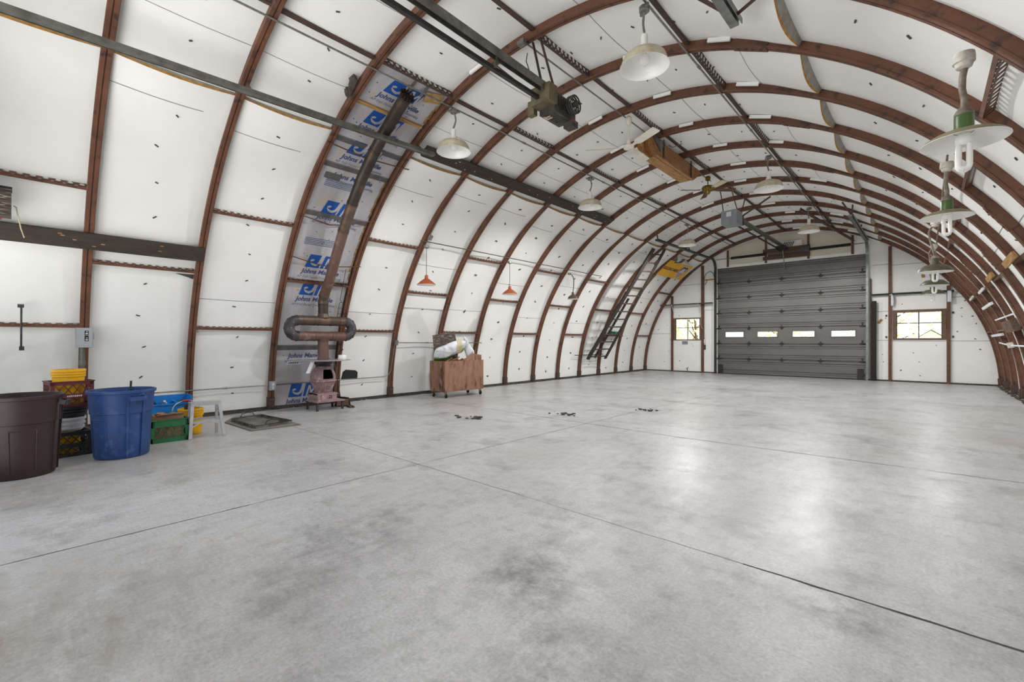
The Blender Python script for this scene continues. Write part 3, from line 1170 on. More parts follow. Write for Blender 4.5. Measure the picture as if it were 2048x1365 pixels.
def saucer_parts(drop, gm, shade_m, arm):
    """green saucer lamps with folded tube bulbs; z measured down from the mount"""
    P = []
    b = MB()
    b.lathe([(0, .02), (.062, .02), (.066, -.01), (.066, -.05), (.055, -.055), (.048, -.085), (.03, -.098), (0, -.098)], 20)
    P.append(('ceiling_cup', b, [M['grime_white']]))
    t = MB()
    if arm:
        t.tube([(0, 0, -.06), (-.05, .03, -.10), (-.085, .05, -.18), (-.07, .04, -.32), (-.03, .02, -.5), (0, 0, -drop + .16)], .017, 8)
    else:
        t.tube([(.005, 0, -.08), (-.008, .004, -.16), (-.010, .004, -.25), (.002, 0, -.33), (0, 0, -drop + .22)], .022, 10)
    P.append(('stem', t, [M['bare_pipe']]))
    z0 = -drop + .24
    s = MB()
    s.lathe([(0, z0), (.03, z0), (.046, z0 - .02), (.058, z0 - .045), (.058, z0 - .06)], 20, mi=0)
    s.lathe([(.058, z0 - .06), (.056, z0 - .065), (.058, z0 - .07), (.058, z0 - .19)], 20, mi=1)
    P.append(('socket', s, [M['bare_pipe'], gm]))
    d = MB()
    R1 = .255
    k_ = 1.55 if arm else 1.0
    po = [(.05, -.0), (.09, -.007 / k_), (.15, -.022 / k_), (.20, -.043 * (1.15 if arm else 1)), (.235, -.065 * (1.35 if arm else 1)), (R1, -.087 * k_)]
    d.lathe([(r, z0 - .175 + z) for r, z in po], 40, mi=0)
    d.lathe([(R1, z0 - .175 + po[-1][1]), (R1, z0 - .178 + po[-1][1])] + [(r - .003, z0 - .181 + z) for r, z in reversed(po[1:-1])] + [(0, z0 - .184)], 40, mi=1)
    P.append(('shade', d, [shade_m, M['white_enamel']]))
    u = MB()
    u.lathe([(0, z0 - .2), (.03, z0 - .2), (.052, z0 - .222), (.056, z0 - .25), (.05, z0 - .285), (.04, z0 - .295), (0, z0 - .295)], 20)
    for ax, ay in ((.03, .026), (-.03, .026), (.03, -.026), (-.03, -.026)):
        u.tube([(ax, ay, z0 - .29), (ax, ay, z0 - .45), (ax * .75, ay, z0 - .468), (ax * .3, ay, z0 - .475), (0, ay, z0 - .476)], .0185, 10)
    P.append(('bulb', u, [M['bulb']]))
    return P


SA = saucer_parts(.635, M['green_enamel'], M['olive_enamel'], False)
SB = saucer_parts(.86, M['dark_olive'], M['dark_olive'], True)
GG = 'saucer lamps with folded tube bulbs on the right'
for (P, x, y, z, lab) in (
        (SA, 4.13, 4.93, 3.53, 'green-necked saucer lamp nearest to the camera at the upper right, largest of its row'),
        (SA, 4.11, 7.79, 3.53, 'green-necked saucer lamp, second in the right-hand row, below the largest one'),
        (SB, 4.05, 11.45, 3.54, 'olive saucer lamp on a bent arm, third in the right-hand row'),
        (SB, 4.07, 14.14, 3.53, 'olive saucer lamp, fourth in the right-hand row, in front of the end wall'),
        (SB, 4.07, 16.82, 3.53, 'olive saucer lamp, last and lowest in view of the right-hand row')):
    place_lamp(P, 'saucer_lamp', (x, y, z), 0, lab, GG, (-.90 if P is SA else -1.18, 20 if P is SA else 17, .08, (1, .995, .99), 'SPOT'))


def cone_parts(shade_m, bent, r1, drop):
    P = []
    b = MB()
    b.lathe([(0, .01), (.05, .01), (.055, -.005), (.055, -.04), (.04, -.05), (0, -.05)], 8)
    P.append(('junction_box', b, [M['conduit']]))
    t = MB()
    if bent:
        t.tube([(0, 0, -.02), (.05, .04, -.05), (.085, .07, -.13), (.10, .08, -.25), (.09, .075, -.45), (.075, .06, -drop + .2)], .012, 8)
        ox, oy = .075, .06
    else:
        t.tube([(0, 0, -.04), (0, 0, -drop + .2)], .006, 6)
        ox = oy = 0
    P.append(('stem' if bent else 'cord', t, [M['black_steel']]))
    s = MB()
    zt = -drop + .22
    s.lathe([(0, zt), (.03, zt), (.036, zt - .01), (.04, zt - .07), (.052, zt - .08)], 16, c=(ox, oy, 0), mi=0)
    s.lathe([(.045, zt - .075), (.08, zt - .10), (.14, zt - .145), (r1 - .01, zt - .195), (r1, zt - .215)], 32, c=(ox, oy, 0), mi=0)
    s.lathe([(r1, zt - .215), (r1, zt - .218), (r1 - .016, zt - .2), (.136, zt - .152), (.078, zt - .107), (0, zt - .09)], 32, c=(ox, oy, 0), mi=1)
    P.append(('shade', s, [shade_m, M['white_enamel']]))
    u = MB()
    u.lathe([(.012, zt - .09), (.03, zt - .13), (.034, zt - .16), (.02, zt - .185), (0, zt - .19)], 14, c=(ox, oy, 0))
    P.append(('bulb', u, [M['bulb']]))
    return P


OA = cone_parts(M['orange_enamel'], False, .205, .86)
OB = cone_parts(M['dark_olive'], True, .165, .80)
place_lamp(OA, 'cone_lamp', (-4.145, 6.09, 3.415), 0, 'rust-red cone shade lamp on a thin cord, nearer of the two over the plywood cart', 'cone shade lamps along the left wall')
place_lamp(OA, 'cone_lamp', (-4.145, 8.78, 3.415), 0, 'rust-red cone shade lamp on a thin cord, farther of the two', 'cone shade lamps along the left wall')
place_lamp(OB, 'cone_lamp', (-4.145, 11.50, 3.415), 0, 'dark olive shade lamp on a bent arm on the left wall', 'cone shade lamps along the left wall')

# ------------------------------------------------------------------ ceiling fans
t = thing('ceiling_fan', (-.09, 7.57, RI + ZC), 'white three-bladed ceiling fan on a thin rod under the ridge', 'ceiling fan')
z = RI + ZC
m = MB()
m.lathe([(0, z), (.03, z), (.06, z - .03), (.062, z - .06), (.045, z - .13), (.022, z - .165), (0, z - .17)], 20, (-.09, 7.57, 0))
m.build('canopy', [M['fan_white']], t)
m = MB()
m.tube([(-.09, 7.57, z - .16), (-.09, 7.57, 5.0)], .012, 8)
m.lathe([(0, 5.02), (.03, 5.02), (.035, 5.0), (.036, 4.93), (.05, 4.915)], 16, (-.09, 7.57, 0))
m.build('rod', [M['fan_white']], t)
m = MB()
m.lathe([(0, 4.925), (.05, 4.925), (.09, 4.905), (.098, 4.88), (.09, 4.85), (.06, 4.835), (0, 4.83)], 28, (-.09, 7.57, 0))
m.build('motor', [M['fan_white']], t)
for a in (213, 333, 93):
    m = MB()
    d = Vector((math.cos(rad(a)), math.sin(rad(a)), 0))
    s_ = Vector((-d.y, d.x, -.28)).normalized()
    c0 = Vector((-.09, 7.57, 4.872))
    pts = [(.08, .02), (.20, .03), (.26, .07), (.76, .078), (.78, .065), (.78, -.065), (.76, -.078), (.26, -.07), (.20, -.03), (.08, -.02)]
    m.prism(pts, c0 - Vector((0, 0, .004)), d, s_, d.cross(s_), .008)
    m.build('blade', [M['fan_white']], t)

t = thing('ceiling_fan', (-.09, 11.66, RI + ZC), 'brass ceiling fan with wood-toned blades under the ridge, beyond the white fan', 'ceiling fan')
m = MB()
m.lathe([(0, z), (.05, z), (.065, z - .03), (.055, z - .09), (.02, z - .115), (0, z - .12)], 20, (-.09, 11.66, 0))
m.tube([(-.09, 11.66, z - .1), (-.09, 11.66, 5.2)], .013, 8)
m.build('canopy', [M['brass']], t)
m = MB()
m.lathe([(0, 5.22), (.03, 5.22), (.08, 5.20), (.13, 5.185), (.145, 5.16), (.14, 5.11), (.10, 5.085), (.06, 5.07), (.055, 5.02), (.03, 4.99), (0, 4.985)], 28, (-.09, 11.66, 0))
m.build('motor', [M['brass']], t)
for a in (40, 118, 222, 322):
    d = Vector((math.cos(rad(a)), math.sin(rad(a)), 0))
    s_ = Vector((-d.y, d.x, -.25)).normalized()
    c0 = Vector((-.09, 11.66, 5.095))
    m = MB()
    m.prism([(.2, .045), (.30, .062), (.64, .072), (.67, .05), (.67, -.05), (.64, -.072), (.30, -.062), (.2, -.045)], c0, d, s_, d.cross(s_), .008)
    bl = m.build('blade', [M['wood_old'] if a != 322 else M['cream_enamel']], t)
    m = MB()
    m.prism([(.08, .018), (.25, .03), (.25, -.03), (.08, -.018)], c0 - Vector((0, 0, .006)), d, s_, d.cross(s_), .005)
    m.build('blade_arm', [M['brass']], t)

# ------------------------------------------------------------------ conduits along the hut
def conduit(pts, r, lab, boxes=(), m_='conduit', couplings=()):
    m = MB()
    m.tube(pts, r, 8)
    for p in couplings:
        m.tube([Vector(p) - Vector((0, .04, 0)), Vector(p) + Vector((0, .04, 0))], r * 1.5, 8)
    if boxes:
        t = thing('conduit', pts[0], lab, 'conduit', 'electrical conduits')
        m.build('pipe', [M[m_]], t)
        for p, th in boxes:
            b = MB()
            b.box(p, (.075, .11, .055), 0, arch_rot(th))
            b.box(Vector(p) + Nn(th) * .03, (.06, .09, .008), 0, arch_rot(th))
            b.build('junction_box', [M['conduit']], t)
    else:
        tag(m.build('conduit', [M[m_]], origin=pts[0]), lab, 'conduit', 'electrical conduits')


rc = RI - .018
conduit([A(71.3, rc, YF + .02), A(71.3, rc, 19.5)], .013, 'thin grey conduit along the ceiling carrying the left row of white dome lamps',
        couplings=[A(71.3, rc, y) for y in (1.3, 4.0, 6.6, 9.5, 12.4)])
conduit([A(106.4, rc, YF + .02), A(106.4, rc, 19.5)], .013, 'thin grey conduit along the ceiling carrying the right-of-ridge white dome lamps',
        couplings=[A(106.4, rc, y) for y in (6.5, 9.1, 12.2)])
conduit([A(88.6, rc, 4.62), A(88.6, rc, 12.0)], .012, 'thin grey conduit along the ridge from the near door opener to the brass fan',
        boxes=[(A(88.5, rc - .03, 4.66), 88.5)])
conduit([A(138.2, rc, 7.6), A(138.2, rc, 19.4)], .012, 'thin grey conduit along the upper right carrying the saucer lamps', m_='bare_pipe')
conduit([A(40.9, rc, 5.95), A(41.0, rc, 13.4)], .012, 'dark conduit along the left wall carrying the cone shade lamps', m_='galv_dark',
        boxes=[(A(42.3, rc - .045, 6.12), 42), ])
# low conduits on the left wall
conduit([A(6.0, rc, .75), A(6.0, rc, 3.36)], .012, 'thin conduit low on the left wall between the blue can and the foil boards', m_='galv',
        couplings=[A(6.0, rc, 2.6)])
conduit([A(6.0, rc, 3.44), A(6.2, rc, 5.85), A(6.5, rc, 5.98), A(7.6, rc, 6.05), A(14.4, rc, 6.07)], .012,
        'bent conduit behind the stove rising up the rib to a small box', m_='galv', boxes=[(A(14.7, rc - .02, 6.10), 14.7)])
conduit([A(14.6, rc, 6.18), A(14.5, rc, 8.9)], .011, 'thin dark conduit behind the plywood cart at box height', m_='galv_dark', couplings=[A(14.6, rc, 7.0)])
b = MB()
b.box(A(5.9, RI - .045, 3.40), (.10, .17, .08), 0, arch_rot(5.9))
for d in (-.35, .35):
    b.box(A(5.9 + d, RI - .088, 3.40), (.035, .05, .008), 1, arch_rot(5.9))
tag(b.build('outlet_box', [M['elec'], M['white_plastic']], origin=A(5.9, RI, 3.40)), 'small white double outlet box on the rib left of the stove', 'outlet')

# ------------------------------------------------------------------ overhead door tracks
def c_track(m, pts, w=.075, d=.05, mi=0, up=(0, 0, 1)):
    """rolled track: a web with two curled lips, opening inwards"""
    for a, b_ in zip(pts[:-1], pts[1:]):
        a, b_ = Vector(a), Vector(b_)
        x, y, zz = frame(b_ - a, up)
        m.bar(a, b_, .006, w, up, mi)
        for s_ in (-1, 1):
            o = y * (s_ * w / 2)
            m.bar(a + o + x * d / 2, b_ + o + x * d / 2, d, .006, up, mi)
            m.bar(a + o * .8 + x * d, b_ + o * .8 + x * d, .006, w * .2, up, mi)


def arc_pts(x, yv, zt, r, n=7, sgn=1):
    """vertical at y=yv turning to horizontal at z=zt, sgn=+1: horizontal runs towards -y"""
    out = []
    for i in range(n + 1):
        a = (pi / 2) * i / n
        out.append((x, yv - sgn * (r - r * math.cos(a)), zt - r + r * math.sin(a)))
    return out


def track(name, lab, x, yv, yend, zt, zend, m_, sgn, hang):
    t = thing('door_track', (x, yv, .001), lab, 'door track', 'overhead door tracks')
    v = MB()
    side = -1 if x < 0 else 1
    v.bx(x - .035, x + .035, yv - .03, yv + .03, .001, zt - .42)
    v.bx(x + side * .03 - .006, x + side * .03 + .006, yv - .06, yv + .06, .001, zt - .42)
    v.build('vertical_rail', [m_], t)
    h = MB()
    pts = arc_pts(x, yv, zt, .42, 7, sgn) + [(x, yend, zend)]
    for a, b_ in zip(pts[:-1], pts[1:]):
        h.bar(a, b_, .055, .085, (1, 0, 0))
    h.build('curved_rail', [m_], t)
    a = MB()
    a.bar(Vector((x + side * .05, pts[-2][1], zt + .03)), Vector((x + side * .05, yend, zend + .03)), .05, .008, (0, 0, 1))
    a.bar(Vector((x + side * .072, pts[-2][1], zt + .004)), Vector((x + side * .072, yend, zend + .004)), .008, .055, (0, 0, 1))
    a.build('stiffening_angle', [m_], t)
    for p0, p1 in hang:
        g_ = MB()
        g_.bar(p0, p1, .04, .006, (0, 1, 0))
        g_.build('hanger', [M['rust_dark']], t)
    return t


track('t', 'dull steel overhead track crossing the upper left, ending by the first dome lamp', -2.43, YF + .12, 4.95, 4.43, 4.585, M['galv_dark'], -1,
      [((-2.47, 4.75, 4.60), A(61.5, RI - .02, 4.75)), ((-2.47, 2.07, 4.53), A(61.0, RI - .02, 2.07))])
track('t', 'galvanised overhead track end with a white tip hanging at the top right of centre', 2.43, YF + .12, 5.10, 4.46, 4.66, M['galv'], -1,
      [((2.45, 4.98, 4.66), A(120.5, RI - .02, 4.78)), ((2.45, 5.02, 4.68), A(112, RI - .02, 4.80))])
track('t', 'dark olive door track from the big door out past the ladder top', -2.47, YB - .12, 14.0, 4.68, 4.60, M['olive_steel'], 1,
      [((-2.5, 14.1, 4.62), A(62.5, RI - .02, 14.14)), ((-2.5, 16.8, 4.64), A(62.5, RI - .02, 16.82))])
track('t', 'grey galvanised door track at the right of the big door', 2.47, YB - .12, 14.65, 4.68, 4.60, M['galv'], 1,
      [((2.5, 14.75, 4.62), A(118, RI - .045, 14.14)), ((2.5, 14.75, 4.62), A(115.5, RI - .045, 14.14)), ((2.5, 16.9, 4.64), A(117.5, RI - .045, 16.82))])
# ------------------------------------------------------------------ door openers
t = thing('door_opener', (0, 5.3, 4.46), 'greasy black door opener hanging from the ridge near the camera with twin rails', 'door opener')
m = MB()
m.bar((.05, YF + .1, 4.97), (.05, 5.12, 4.86), .075, .012, (0, 0, 1))
m.bar((.015, YF + .1, 4.92), (.015, 5.12, 4.81), .008, .11, (0, 0, 1))
m.bar((.085, YF + .1, 4.92), (.085, 5.12, 4.81), .008, .11, (0, 0, 1))
m.build('upper_rail', [M['galv_dark']], t)
m = MB()
m.bar((-.03, YF + .1, 4.74), (-.03, 5.0, 4.685), .05, .05, (0, 0, 1))
m.build('lower_rail', [M['black_steel']], t)
m = MB()
for i in range(150):
    y = 1.2 + i * .0245
    m.box((-.062, y, 4.735 - (y - YF) * .0095), (.010, .014, .018))
m.build('chain', [M['black_steel']], t)
m = MB()
m.bar((-.02, 4.0, 4.70), (.05, 4.02, 4.88), .05, .03)
m.build('rail_clamp', [M['galv_dark']], t)
hd = MB()
hd.bx(-.15, .17, 4.86, 5.04, 4.60, 4.84)
hd.build('end_plate', [M['tan_metal']], t)
hd = MB()
hd.bx(-.14, .12, 5.04, 5.50, 4.53, 4.80)
hd.bx(-.10, .10, 5.50, 5.58, 4.56, 4.72)
for i in range(7):
    hd.box((.125, 5.1 + i * .05, 4.69), (.012, .018, .16))
    hd.box((-.01, 5.1 + i * .05, 4.527), (.16, .018, .012))
h_ = hd.build('body', [M['opener']], t)
m = MB()
m.bx(-.12, -.02, 5.10, 5.20, 4.522, 4.53)
m.build('label', [M['pink_label']], t)
m = MB()
m.bx(.0, .16, 5.42, 5.56, 4.44, 4.53, 0)
m.bx(-.002, .162, 5.42, 5.50, 4.50, 4.533, 1)
m.bx(.005, .155, 5.558, 5.566, 4.46, 4.50, 2)
m.build('terminal_box', [M['opener'], M['red_label'], M['tan_metal']], t)
m = MB()
for i in range(3):
    m.tube([(.17 + .035 * i + .0, 5.38 + .12 * math.cos(a * pi / 9), 4.70 + .12 * math.sin(a * pi / 9)) for a in range(18)], .012, 6, closed=True)
m.tube([(.14, 5.38, 4.70), (.28, 5.38, 4.70)], .035, 12)
for a in range(6):
    m.bar((.205, 5.38, 4.70), (.205, 5.38 + .12 * math.cos(a * pi / 3), 4.70 + .12 * math.sin(a * pi / 3)), .012, .012)
m.build('pulley', [M['opener']], t)
m = MB()
m.bx(-.26, -.15, 4.92, 5.0, 4.52, 4.72)
m.build('side_box', [M['tan_metal']], t)
m = MB()
m.tube([(.03, 5.1, 4.86), (.09, 5.13, 4.78), (.07, 5.02, 4.68), (-.02, 4.99, 4.66), (-.07, 4.98, 4.69), (-.08, 5.02, 4.63)], .006, 6)
m.build('pale_wire', [M['cream_enamel']], t)
m = MB()
m.tube([(-.19, 4.83, 5.35), (-.22, 4.84, 5.25), (-.17, 4.88, 5.06), (-.10, 4.92, 4.86)], .007, 6)
m.build('cable', [M['black_rubber']], t)
for p0, p1 in (((-.05, 4.78, RI + ZC - .02), (-.02, 4.98, 4.80)), ((.07, 4.80, RI + ZC - .02), (.09, 5.08, 4.84)), ((-.72, 4.75, 5.36), (-.10, 4.91, 4.74))):
    m = MB()
    m.bar(p0, p1, .05, .008, (1, 0, 0))
    m.build('hanger', [M['rust_dark']], t)

t = thing('door_opener', (0, 13.3, 4.45), 'square grey door opener box hanging before the big door with its rail', 'door opener')
m = MB()
m.bx(-.20, .20, 13.0, 13.5, 4.50, 4.86)
m.build('body', [M['opener_grey']], t)
m = MB()
m.bx(-.06, .06, 12.992, 13.0, 4.70, 4.82)
m.build('lamp_lens', [M['white_plastic']], t)
m = MB()
m.bx(-.19, .19, 13.5, 13.68, 4.55, 4.80)
m.build('motor_plate', [M['black_steel']], t)
m = MB()
m.bar((.05, 13.6, 4.80), (.05, 19.35, 4.86), .10, .015, (0, 0, 1))
m.bar((.0, 13.6, 4.77), (.0, 19.35, 4.83), .012, .08, (0, 0, 1))
m.build('rail', [M['galv']], t)
m = MB()
m.bar((-.10, 13.6, 4.66), (-.08, 19.2, 4.74), .03, .04, (0, 0, 1))
m.build('lower_rail', [M['black_steel']], t)
m = MB()
m.bx(-.16, .14, 18.95, 19.40, 4.72, 4.84)
m.build('trolley', [M['black_steel']], t)
m = MB()
m.bar((.0, 19.3, 4.74), (.02, 19.52, 4.02), .045, .02, (1, 0, 0))
m.build('door_arm', [M['galv']], t)
for p0, p1 in (((-.17, 13.1, 4.85), (-.17, 12.85, 5.40)), ((.12, 13.62, 4.8), (.10, 14.10, 5.40)), ((.15, 13.64, 4.8), (.75, 14.12, 5.34)), ((.1, 13.5, 4.84), (.1, 12.86, 5.40))):
    m = MB()
    m.bar(p0, p1, .05, .01, (1, 0, 0))
    m.build('hanger', [M['rust_dark']], t)

# torsion spring over the far door
t = thing('torsion_spring', (0, 19.45, 4.66), 'black twin torsion springs on a shaft over the big door', 'spring')
m = MB()
m.tube([(-2.40, 19.40, 4.66), (2.40, 19.40, 4.66)], .014, 8)
m.build('shaft', [M['galv_dark']], t)
for x0, x1 in ((-1.84, -.62), (.80, 2.03)):
    m = MB()
    n = 26
    pts, rr = [], []
    for i in range(n * 2 + 1):
        pts.append((x0 + (x1 - x0) * i / (n * 2), 19.40, 4.66))
        rr.append(.054 if i % 2 else .047)
    m.tube(pts, rr, 12)
    m.build('coil', [M['black_rubber']], t)
m = MB()
m.bx(.56, .82, 19.33, 19.47, 4.56, 4.76)
m.build('bearing_plate', [M['iron']], t)
t = thing('spring_board', (.03, YB - .06, 4.45), 'brown timber mounting board behind the torsion springs over the door', 'board')
m = MB()
m.bx(-.72, .82, YB - .10, YB - .055, 4.45, 4.58)
m.bx(-.72, .82, YB - .10, YB - .055, 4.72, 4.86)
m.bx(-.55, .70, YB - .085, YB - .055, 4.59, 4.71)
m.build('planks', [M['wood_old']], t)
m = MB()
m.bx(-.55, .58, YB - .075, YB - .055, 4.87, 5.08)
for i in range(6):
    m.bar((-.06 + i * .06, YB - .078, 4.88), (.02 + i * .06, YB - .078, 5.05), .03, .006, (0, 1, 0), 1)
m.build('painted_panel', [M['sign_white'], M['black_steel']], t)
m = MB()
m.bar((1.2, 15.6, 5.20), (2.12, 19.30, 4.75), .07, .012, (0, 0, 1))
m.bar((1.2, 15.6, 5.23), (2.12, 19.30, 4.78), .012, .07, (0, 0, 1))
tag(m.build('brace', [M['wood_old']], origin=(2.05, 19.42, 4.70)), 'slanting brown steel brace from the ceiling down to the right end of the springs', 'brace')

# ------------------------------------------------------------------ timber box under the ridge
t = thing('hoist_box', (-.05, 9.6, 5.03), 'old varnished wooden box with chamfered ends chained under the ridge', 'wooden box')
m = MB()
pts = [(8.36, 5.33), (8.38, 5.17), (8.64, 5.035), (10.45, 5.035), (10.60, 5.06), (10.98, 5.28), (10.98, 5.385), (8.42, 5.385)]
m.prism(pts, (-.10, 0, 0), (0, 1, 0), (0, 0, 1), (1, 0, 0), .05)
m.build('side_board', [M['box_wood']], t)
m = MB()
m.prism([(8.40, 5.38), (8.40, 5.19), (8.66, 5.05), (10.44, 5.05), (10.58, 5.075), (10.95, 5.29), (10.95, 5.38)], (-.34, 0, 0), (0, 1, 0), (0, 0, 1), (1, 0, 0), .235)
m.build('core', [M['box_wood']], t)
m = MB()
m.bx(-.31, -.10, 8.64, 10.5, 5.03, 5.06)
m.bar((-.205, 8.37, 5.33), (-.205, 8.38, 5.17), .21, .02, (1, 0, 0))
m.bar((-.205, 8.38, 5.17), (-.205, 8.64, 5.04), .21, .02, (1, 0, 0))
m.build('bottom_board', [M['wood_raw']], t)
m = MB()
m.bx(-.05, -.02, 8.62, 10.46, 5.025, 5.055)
m.build('ledge', [M['wood_raw']], t)
m = MB()
m.prism([(8.42, 5.40), (9.05, 5.40), (8.82, 5.17)], (-.045, 0, 0), (0, 1, 0), (0, 0, 1), (1, 0, 0), .012)
m.build('gusset', [M['galv_dark']], t)
for y in (8.95, 10.42):
    m = MB()
    for i in range(8):
        zz = 5.41 - i * .05
        m.tube([(-.035, y + .022 * math.cos(a * pi / 4), zz + .032 * math.sin(a * pi / 4)) if i % 2 else (-.035 + .012 * math.cos(a * pi / 4), y, zz + .032 * math.sin(a * pi / 4)) for a in
                range(8)], .007, 5, closed=True)
    m.build('chain', [M['black_steel']], t)
m = MB()
m.tube([(-.02, 9.15, 5.40), (.05, 9.18, 5.34), (.12, 9.25, 5.38), (.20, 9.32, 5.42)], .008, 6)
m.build('wire', [M['galv_dark']], t)

# ------------------------------------------------------------------ planks fixed across the ribs
m = MB()
th = 61.0
a, b_ = A(th, RI - .03, 4.92), A(th, RI - .03, 11.42)
m.bar(a, b_, .23, .045, Nn(th))
for i in range(14):
    y = R_.uniform(5.2, 11.2)
    m.box(A(th + R_.uniform(-.7, .7), RI - .055, y), (.03, .012, .004), 1, arch_rot(th))
tag(m.build('plank', [M['wood_black'], M['grime_white']], origin=a), 'long black plank along the upper left, starting at the first dome lamp', 'plank')
m = MB()
th = 30.9
a, b_ = A(th, RI - .03, YF + .05), A(th, RI - .03, 2.09)
m.bar(a, b_, .235, .045, Nn(th))
for i in range(7):
    m.box(A(th + R_.uniform(-.8, .8), RI - .055, R_.uniform(-.3, 1.9)), (.04, .014, .004), 1, arch_rot(th))
tag(m.build('plank', [M['wood_black'], M['wood_raw']], origin=a), 'dark brown plank low on the left wall at the picture edge, over two ribs', 'plank')
# ------------------------------------------------------------------ foil-faced boards behind the stove (bay between the third and fourth ribs)
FY0, FY1 = ribY(2) + .057, ribY(3) - .057
FYC = (FY0 + FY1) / 2


def foil_slab(m, t0, t1, r, mi=0, thick=.03):
    n = max(2, round((t1 - t0) / 1.5))
    vs, fs = [], []
    for i in range(n + 1):
        th = t0 + (t1 - t0) * i / n
        for y, rr in ((FY0, r), (FYC, r - .004), (FY1, r), (FY1, r + thick), (FY0, r + thick)):
            vs.append(A(th, rr, y))
    for i in range(n):
        for j in range(5):
            j2 = (j + 1) % 5
            fs.append((i * 5 + j, i * 5 + j2, (i + 1) * 5 + j2, (i + 1) * 5 + j))
    fs.append((0, 1, 2, 3, 4))
    fs.append(tuple(n * 5 + j for j in (4, 3, 2, 1, 0)))
    m.add(vs, fs, mi, True)


def wrap(m, geo, yc, thc, r, mi=0, dx=0, dy=0):
    vs, fs = geo
    m.add([A(thc + math.degrees((y + dy) / RL), r, yc + x + dx) for x, y in vs], fs, mi)


def sub_quad(x0, x1, y0, y1, sh=0, n=6):
    vs, fs = [], []
    for i in range(n + 1):
        y = y0 + (y1 - y0) * i / n
        vs += [(x0 + sh * y, y), (x1 + sh * y, y)]
    for i in range(n):
        fs.append((2 * i, 2 * i + 1, 2 * i + 3, 2 * i + 2))
    return vs, fs


def curve_band(pts, w):
    """flat band of width w along a polyline"""
    vs, fs = [], []
    for i, (x, y) in enumerate(pts):
        x0, y0 = pts[max(i - 1, 0)]
        x1, y1 = pts[min(i + 1, len(pts) - 1)]
        dx, dy = x1 - x0, y1 - y0
        L = math.hypot(dx, dy)
        ww = w[i] if isinstance(w, (list, tuple)) else w
        vs += [(x - dy / L * ww / 2, y + dx / L * ww / 2), (x + dy / L * ww / 2, y - dx / L * ww / 2)]
    for i in range(len(pts) - 1):
        fs.append((2 * i, 2 * i + 1, 2 * i + 3, 2 * i + 2))
    return vs, fs


# swooping J down the right of the first block and a slanted M up the second
G_J = curve_band([(-.005, .14), (-.03, .03), (-.065, -.045), (-.12, -.075), (-.18, -.06), (-.225, -.02)], [.05, .055, .05, .05, .04, .015])
G_DOT = curve_band([(-.225, .0), (-.19, .02), (-.155, .025)], [.03, .045, .02])
G_M = curve_band([(.055, -.14), (.115, .085), (.125, .085), (.15, -.06), (.16, -.06), (.245, .085), (.25, .085), (.235, -.14)], .032)
G_N = text2d('Johns Manville', .128, .22, .0035)
G_A = text2d('AP Foil Faced Foam Sheathing', .072, .22, .0)
RF = RL - .035


def logo(name, root, th, yc=FYC, lo=True, words=True, t_lo=-99):
    """printed mark: two slanted blue blocks holding a J and an M, the maker's name and the product line below"""
    if lo:
        m = MB()
        wrap(m, sub_quad(-.28, -.015, -.135, .135, .22), yc, th, RF - .006)
        wrap(m, sub_quad(.015, .28, -.135, .135, .22), yc, th, RF - .006)
        m.build('blue_mark', [M['print_blue']], root)
        m = MB()
        wrap(m, G_J, yc, th, RF - .009)
        wrap(m, G_DOT, yc, th, RF - .009)
        wrap(m, G_M, yc, th, RF - .009)
        m.build('mark_letters', [M['print_foil']], root)
    if words:
        m = MB()
        wrap(m, G_N, yc, th, RF - .006, 0, .02, -.22)
        wrap(m, G_A, yc, th, RF - .006, 1, .02, -.335)
        m.build('printed_words', [M['print_dark'], M['print_pale']], root)


BOARDS = [(TH0 + .05, 5.75, 'bottom foil board behind the stove legs, with a blue mark near the floor'),
          (5.85, 13.85, 'foil board behind the cast-iron stove body, below the pipe loop'),
          (13.95, 27.4, 'foil board around the looped stove pipe, under the perforated purlin'),
          (28.1, 42.1, 'foil board behind the middle of the stove pipe, just above the purlin'),
          (42.2, 52.2, 'foil board behind the stove pipe with a grey tape patch at its upper left'),
          (52.3, 57.4, 'narrow foil strip between two grey tape bands behind the stove pipe'),
          (57.5, 64.4, 'foil board crossed by the overhead door track, below the topmost one'),
          (64.7, 72.2, 'topmost foil board where the stove pipe leaves through the roof')]
MARKS = {0: [(4.35, True, True)], 1: [(13.9, False, True)], 2: [(26.0, True, True), ], 3: [(31.9, True, True)], 4: [(43.4, True, True), (52.2, False, True)], 5: [(56.1, True, True)], 6: [(62.6, True, True)],
         7: [(69.2, True, True)]}
